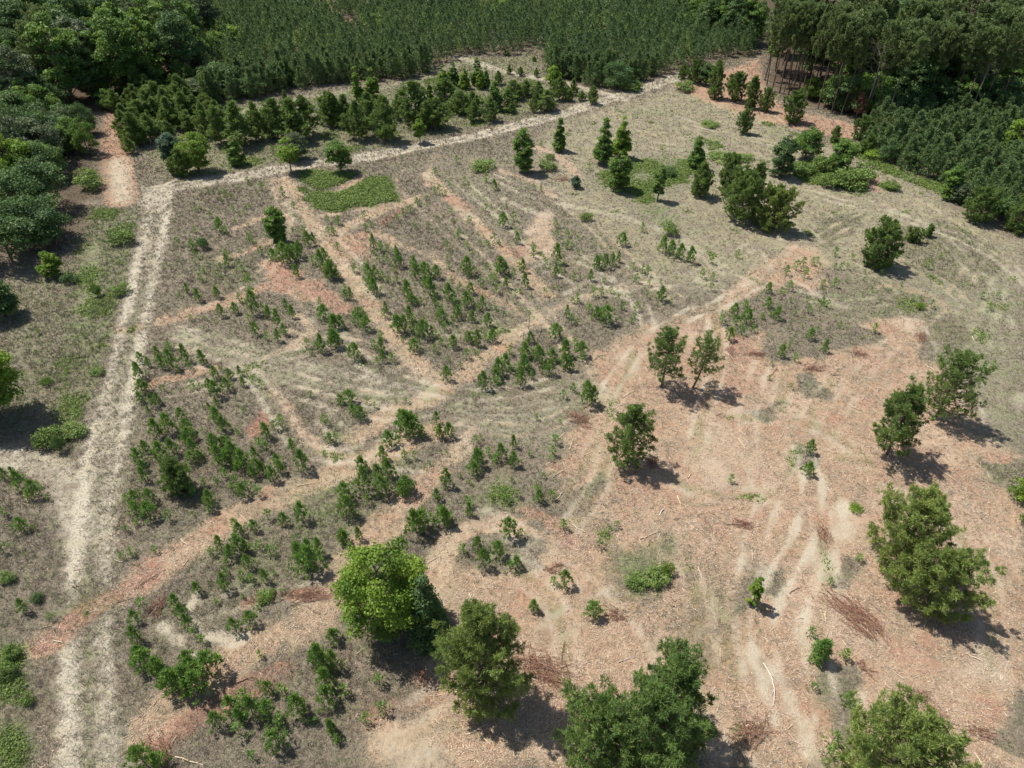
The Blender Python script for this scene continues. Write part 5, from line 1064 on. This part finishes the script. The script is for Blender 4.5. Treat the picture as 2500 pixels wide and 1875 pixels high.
for i, (r, x, yb, yt, w, k) in enumerate(BUL):
    bx, by, h, rad = survey(r, x, yb, yt, w); h = max(h, .5) * (.6 if r in 'HGD' and k == 3 else .85)
    if k not in usedb: e = stand('bush', BU[k], bx, by); usedb.add(k); POOL['bu%d' % k] = e
    else: e = copy_tree(POOL['bu%d' % k], bx, by, 0, 1)
    e.rotation_euler = (0, 0, i * 1.7); e.scale = (rad / 1.3, rad / 1.3, h / 1.6)
    autotag(e, ('low ' if h < 1.2 else 'tall ') + ['green', 'dark green', 'bright green', 'olive green'][k] + ' bush', 'bush', 'bushes in the weedy margins', bx, by)

# ------------------------------------------------------------------ slash, sticks and chips
def pile(r, x, y, rad, ang, n, seed, desc, mat='deadwood', spread=.45, needles=True):
    bx, by = W(r, x, y); g = np.random.default_rng(seed); mb = MB()
    a0 = math.radians(ang); D = np.array([math.cos(a0), math.sin(a0), 0]); Nn = np.array([-D[1], D[0], 0])
    n = int(n * .75)
    for k in range(n):
        c = D * g.normal() * rad * .35 + Nn * g.normal() * rad * .22 + [0, 0, g.uniform(.02, .28)]
        d = norm(D + Nn * g.normal() * spread + [0, 0, g.normal() * .08]); L = rad * g.uniform(.35, 1.1)
        P = np.array([c - d * L * .5, c - d * L * .15 + g.normal(size=3) * .10, c + d * L * .2 + g.normal(size=3) * .12, c + d * L * .5 + g.normal(size=3) * .1]); P[:, 2] = np.abs(P[:, 2]) + .01
        cc = (g.uniform(.1, .7), g.uniform(0, .35) if g.random() < .85 else .95, 0); tube(mb, P, [.026, .021, .015, .008], 4, cc)
        for q_ in range(2): tube(mb, [P[1 + q_], P[1 + q_] + norm(d + g.normal(size=3) * [.7, .7, .4]) * L * .3], [.012, .005], 3, cc)
        if needles:
            tufts(mb, P[2:] , np.array([d, d]), 5, .2, .03, .6, np.array([[g.uniform(.1, .6), .1, 0]] * 2), g)
    o = link('brush_pile', mb.mesh('brush_pile', M[mat]), loc=(bx, by, float(gz(bx, by))))
    tag(o, desc, 'brush pile')
pile('I', 1130, 690, 3.0, -62, 150, 1, 'long fan of dead red-brown branches with pale stems lying on the chips', spread=.28)
pile('H', 1370, 1040, 3.2, -40, 130, 2, 'wide spread of red-brown branches right of the broad bushy pine', spread=.6)
pile('E', 1590, 1095, 2.2, -50, 70, 3, 'reddish heap of branches left of the lone dark green pine', spread=.6)
pile('I', 440, 1450, 2.2, 30, 60, 4, 'low red-brown branch heap beside the dark pines at the bottom', spread=.7)
pile('G', 1000, 650, 1.6, 70, 45, 5, 'brown tangle of twigs behind the horseshoe of saplings', spread=.9)
pile('F', 1555, 585, 1.8, 60, 45, 6, 'red-brown branch heap at the right of the brown brush island', spread=.6)
pile('F', 1160, 690, 1.7, -60, 40, 7, 'small reddish heap in front of the brush island', spread=.7)
pile('F', 515, 690, 1.7, -10, 45, 8, 'reddish branch heap at the near corner of the brush island', spread=.6)
pile('F', 350, 670, 1.4, 80, 30, 9, 'little reddish heap right of the thin-trunked pines', spread=.7)
pile('B', 1490, 1135, 1.7, -20, 45, 10, 'greyish heap of twigs beside the bluish shrub', spread=.9, needles=False)
pile('E', 2060, 1370, 1.1, 80, 30, 11, 'small dead brown branches in the shadow of the lone dark pine', spread=.5)
pile('H', 1820, 690, 1.4, 10, 36, 12, 'reddish branch heap in front of the green weedy triangle', spread=.6)
pile('H', 590, 1065, 1.1, -60, 26, 13, 'small bright red-brown twig heap left of the broad pine', spread=.4)
pile('I', 930, 190, 1.5, 85, 40, 14, 'red-brown branch streak left of the sandy run at right', spread=.3)
pile('I', 440, 120, 1.5, -20, 34, 15, 'thin spread of red-brown branches with a long pale stem', spread=.4)
pile('F', 880, 785, 1.6, 0, 40, 16, 'low brown branch line above the small brush triangle', spread=.4)
pile('G', 1960, 580, 2.4, 5, 60, 17, 'dark red strip of dead weeds left of the bright leafy tree', spread=.5)
pile('I', 1200, 1090 - 60, 1.0, -40, 16, 18, 'few red-brown twigs below the fan of dead branches', spread=.5)
pile('G', 1000, 1560, 1.8, -35, 50, 19, 'dark red-brown slash heap at the bottom edge by the dirt track', spread=.5)
pile('I', 1580, 1240, 1.6, -40, 36, 20, 'red-brown branch heap behind the wide pine at lower right', spread=.6)
pile('I', 1930, 1440, 1.4, -25, 30, 21, 'thin red-brown branches right of the wide pine at lower right', spread=.4)
pile('H', 1440, 395, 1.2, 0, 26, 22, 'small reddish twigs right of the oval brush mound', spread=.6)

ST = [('E',1460,1215,1500,1175,.05,0),('E',1530,1285,1560,1215,.07,0),('E',1620,1315,1672,1295,.05,0),('E',1400,1455,1502,1405,.07,0),('E',1440,1610,1492,1550,.06,0),('E',1870,965,1950,920,.06,0),('E',1790,1050,1900,995,.05,0),('E',1650,755,1728,698,.05,1),('E',1660,745,1720,760,.05,0),('E',1640,1125,1668,1133,.05,0),('E',1715,1300,1740,1285,.05,0),('E',1650,1340,1700,1370,.04,0),
      ('E',280,480,370,540,.05,2),('E',1025,720,1060,685,.04,0),('E',60,60,150,20,.03,1),
      ('H',892,545,958,672,.07,0),('H',1550,115,1660,180,.06,0),('H',1975,205,2092,155,.07,0),('H',880,1445,1002,1380,.08,0),('H',625,362,728,305,.05,0),('H',1840,992,1930,955,.06,2),('H',970,1440,1032,1512,.06,0),('H',1105,1432,1130,1458,.08,0),('H',183,945,215,920,.05,0),('H',1480,1070,1502,1100,.06,0),('H',2100,60,2130,10,.10,2),('H',1240,950,1330,1000,.04,1),
      ('I',550,1000,612,1272,.09,2),('I',70,95,190,190,.05,0),('I',945,672,950,742,.06,0),('I',1830,940,1940,992,.07,0),('I',300,110,512,118,.05,1),('I',325,1560,520,1462,.06,1),('I',1600,1290,1800,1392,.04,1),('I',1850,1420,1982,1472,.04,1),('I',1911,1400,1913,1502,.04,0),('I',1950,372,1975,442,.06,0),('I',1980,280,1976,350,.06,0),('I',390,1375,490,1368,.05,1),('I',480,280,482,350,.05,0),('I',440,1200,470,1255,.05,0),('I',1055,850,1088,900,.05,0),('I',800,440,822,530,.05,1),('I',720,550,800,510,.05,1),('I',280,905,285,985,.05,0),('I',100,645,140,672,.05,0),('I',1150,640,1280,890,.05,0),('I',258,1310,268,1260,.05,0),('I',140,380,165,450,.06,0),('I',1800,1130,1870,1180,.05,0),('I',2020,820,2100,860,.04,0),('I',1890,1560,1940,1640,.06,0),
      ('F',1090,1012,1162,1046,.07,0),('F',1648,1410,1782,1506,.07,0),('F',390,1225,436,1286,.07,0),('F',400,1168,456,1215,.06,0),('F',660,1220,680,1185,.06,0),('F',76,1470,96,1435,.08,0),('F',10,1580,32,1642,.09,0),('F',1575,755,1638,796,.08,0),('F',1840,1256,1912,1230,.05,0),('F',460,186,512,150,.06,1),('F',590,830,642,772,.06,1),('F',1840,700,1912,752,.05,0),('F',255,1080,295,1058,.06,1),('F',105,400,130,430,.06,0),('F',210,415,258,395,.07,0),('F',190,455,196,505,.05,0),('F',1870,580,1878,610,.07,0),('F',1190,888,1235,912,.04,0),('F',300,885,360,925,.05,0),('F',1665,1268,1735,1268,.05,0),('F',1140,1505,1215,1550,.04,1),('F',350,1110,400,1112,.04,0),
      ('G',850,528,1062,402,.06,1),('G',1150,222,1190,256,.09,0),('G',462,416,562,394,.06,0),('G',1110,1590,1285,1642,.07,0),('G',1500,1122,1602,1082,.09,1),('G',735,612,848,582,.06,1),('G',455,520,540,505,.05,0),('G',340,855,400,868,.08,0),('G',1520,60,1565,105,.05,0),('G',1085,1495,1115,1455,.06,0),('G',730,350,800,365,.05,0),('G',1160,390,1195,340,.06,0),('G',1070,440,1050,400,.05,0),
      ('D',1060,886,1152,860,.08,0),('D',1880,1520,1982,1500,.06,0),('D',1680,50,1712,98,.05,2),('D',1775,890,1830,880,.07,1)]
WDN = [('pale stripped branch', 'palewood'), ('brown stick', 'brownwood'), ('bleached white branch', 'whitewood')]
for i, (r, x0, y0, x1, y1, rd, k) in enumerate(ST):
    a = np.array(W(r, x0, y0)); b_ = np.array(W(r, x1, y1)); g = np.random.default_rng(900 + i)
    d = b_ - a; L = np.hypot(*d); nrm_ = np.array([-d[1], d[0]]) / L; c0 = (a + b_) / 2
    s = np.linspace(-.5, .5, 9); bow = g.uniform(-.07, .07) if i != 27 else .13
    P = np.stack([d[0] * s + nrm_[0] * bow * L * (1 - 4 * s * s), d[1] * s + nrm_[1] * bow * L * (1 - 4 * s * s), .06 + rd * .5 + .03 * np.sin(s * 9)], -1) + np.append(g.normal(size=2) * 0, 0)
    P[1:-1, :2] += g.normal(size=(7, 2)) * .012 * L
    mb = MB(); tube(mb, P, rd * .8 * np.linspace(1, .45, 9), 6)
    if L > 1.2:
        for q in range(2):
            j = g.integers(2, 7); dd = norm(np.append(d / L + nrm_ * g.choice([-1, 1]) * .8, .15)); tube(mb, [P[j], P[j] + dd * L * .16], [rd * .4, .01], 4)
    o = link('fallen_branch', mb.mesh('fallen_branch', M[WDN[k][1]], True), loc=(c0[0], c0[1], float(gz(*c0))))
    autotag(o, ('long ' if L > 2.2 else ('short ' if L < 1 else '')) + ('thick ' if rd > .075 else '') + WDN[k][0] + ' lying', 'branch', 'branches lying on the ground', c0[0], c0[1])

def spread(n, wfun, ymax=170, xk=.80, near=1.):
    """random ground places in front of the camera, kept with probability wfun, denser when near"""
    out = []; got = 0
    while got < n:
        v = rng.uniform(0, 1, 200000); y = 19 + (ymax - 19) * v ** 1.25
        x = rng.uniform(-1, 1, 200000) * (24 + y * xk)
        w = wfun(x, y) * np.clip((45 / np.maximum(y, 30)) ** near, 0, 1) * (24 + y * xk) / (24 + ymax * xk) * 2.2
        k = rng.random(200000) < w
        out.append(np.stack([x[k], y[k]], 1)); got += k.sum()
    return np.concatenate(out)[:n]
def flat(mb, p, L, w, c, tilt=.25, lift=.02):
    n = len(p); a = rng.uniform(0, np.pi, n); d = norm(np.stack([np.cos(a), np.sin(a), rng.normal(size=n) * tilt], 1)); s = np.stack([-np.sin(a), np.cos(a), rng.normal(size=n) * tilt], 1) * (w / 2)[:, None]
    c0 = np.stack([p[:, 0], p[:, 1], gz(p[:, 0], p[:, 1]) + lift + rng.uniform(0, .04, n)], 1)
    V = np.stack([c0 - d * L[:, None] / 2 + s * .6, c0 + d * L[:, None] / 2 + s, c0 + d * L[:, None] / 2 - s * .5, c0 - d * L[:, None] / 2 - s], 1)
    mb.add(V, np.arange(4 * n).reshape(-1, 4), None, np.repeat(c, 4, 0))
p = spread(100000, lambda x, y: np.clip(samp('mulch', x, y) * 1.1 + samp('red', x, y) * .3 - samp('pale', x, y) * .8 - .3 + .3 * np.sin(x * .6) * np.sin(y * .5 + x * .2) + .3 * np.sin(x * .23 + 1) * np.sin(y * .31 - x * .1) + .25 * np.sin(x * 1.7 + y) * np.sin(y * 1.9 - x), 0, 1), 120)
n = len(p); mb = MB(); big = rng.random(n) < .10
flat(mb, p, np.where(big, rng.uniform(.3, 1.15, n), .05 + rng.exponential(.08, n)), np.where(big, rng.uniform(.02, .045, n), rng.uniform(.02, .06, n)), np.stack([np.clip(rng.beta(2.2, 1.6, n), 0, 1), (rng.random(n) < .28) * rng.uniform(.3, 1, n), np.zeros(n)], 1))
o = link('wood_chips', mb.mesh('wood_chips', M['chips'])); tag(o, 'pale shredded wood chips strewn over the cleared lanes and slopes', 'wood chips', kind='stuff')

def grass_w(x, y):
    return np.clip(1 - samp('mulch', x, y) * .72 - samp('pale', x, y) * .85 - samp('track', x, y) * .95 - samp('bright', x, y) - samp('shade', x, y), .0, 1)
p = spread(230000, grass_w, 228, near=.8); n = len(p)
gr = samp('green', p[:, 0], p[:, 1]); brush = np.clip(1 - samp('pale', p[:, 0], p[:, 1]) * 1.6, .15, 1)
mb = MB(); nb = 5; P3 = np.stack([p[:, 0], p[:, 1], gz(p[:, 0], p[:, 1]) - .01], 1)
patch = .5 + .5 * np.sin(p[:, 0] * .33 + 1.1 * np.sin(p[:, 1] * .21)) * np.sin(p[:, 1] * .27 + 1.3 * np.sin(p[:, 0] * .19))
L = rng.uniform(.18, .48, n) * (.55 + .6 * brush) * (.8 + .4 * patch); wd = .016 + .00045 * p[:, 1]
far = np.clip((p[:, 1] - 50) / 100, 0, 1)
tn = np.clip(rng.normal(.38, .24, n) * (1 - .4 * far) + .22 * far + (1 - brush) * .3 + samp('mulch', p[:, 0], p[:, 1]) * .55, 0, 1); gn = np.clip((rng.random(n) < (.12 + gr * .75)) * rng.uniform(.5, 1, n), 0, 1)
ax = np.stack([rng.normal(size=n) * .5, rng.normal(size=n) * .5, np.full(n, .8)], 1)
d = norm(np.repeat(norm(ax), nb, 0) + .55 * rng.normal(size=(n * nb, 3)) * [1, 1, .5])
blades(mb, np.repeat(P3, nb, 0) + rng.normal(size=(n * nb, 3)) * [.09, .09, 0], d, np.repeat(L, nb) * rng.uniform(.6, 1.2, n * nb), np.repeat(wd, nb), np.repeat(np.stack([tn, gn, tn * 0], 1), nb, 0))
o = link('dry_grass', mb.mesh('dry_grass', M['dry'])); tag(o, 'dry brown grass and dead brush covering the uncleared ground', 'grass', kind='stuff')

p = spread(26000, lambda x, y: (samp('track', x, y) < .15) * np.clip(samp('green', x, y) * 2.0 - .85 + .3 * np.sin(x * .5 + 2) * np.sin(y * .43), 0, 1), 190, near=.5); n = len(p); mb = MB(); k = 7
hz = rng.uniform(.05, .45, n) * np.clip(samp('green', p[:, 0], p[:, 1]) * 1.3, .4, 1.2)
cn = np.repeat(np.stack([p[:, 0], p[:, 1], gz(p[:, 0], p[:, 1])], 1), k, 0) + rng.normal(size=(n * k, 3)) * [.14, .14, 0]
cn[:, 2] += np.repeat(hz, k) * rng.uniform(.3, 1, n * k)
cc = np.repeat(np.stack([np.clip(rng.normal(.5, .3, n), 0, 1), np.clip(rng.normal(.25, .28, n), 0, 1), np.zeros(n)], 1), k, 0)
leaves(mb, cn, rng.normal(size=(n * k, 3)) * .6 + [0, 0, .8], .10 + .0012 * np.repeat(p[:, 1], k), cc)
o = link('green_weeds', mb.mesh('green_weeds', M['weed'])); tag(o, 'low green weeds growing in patches over the field', 'weeds', kind='stuff')

# labels shared by more than one thing keep their group; single ones lose it so each stands alone
print('trees', nA, nB, nC, nD, nE, 'planted', len(cand), 'saplings', len(SV), 'objects', len(bpy.data.objects))
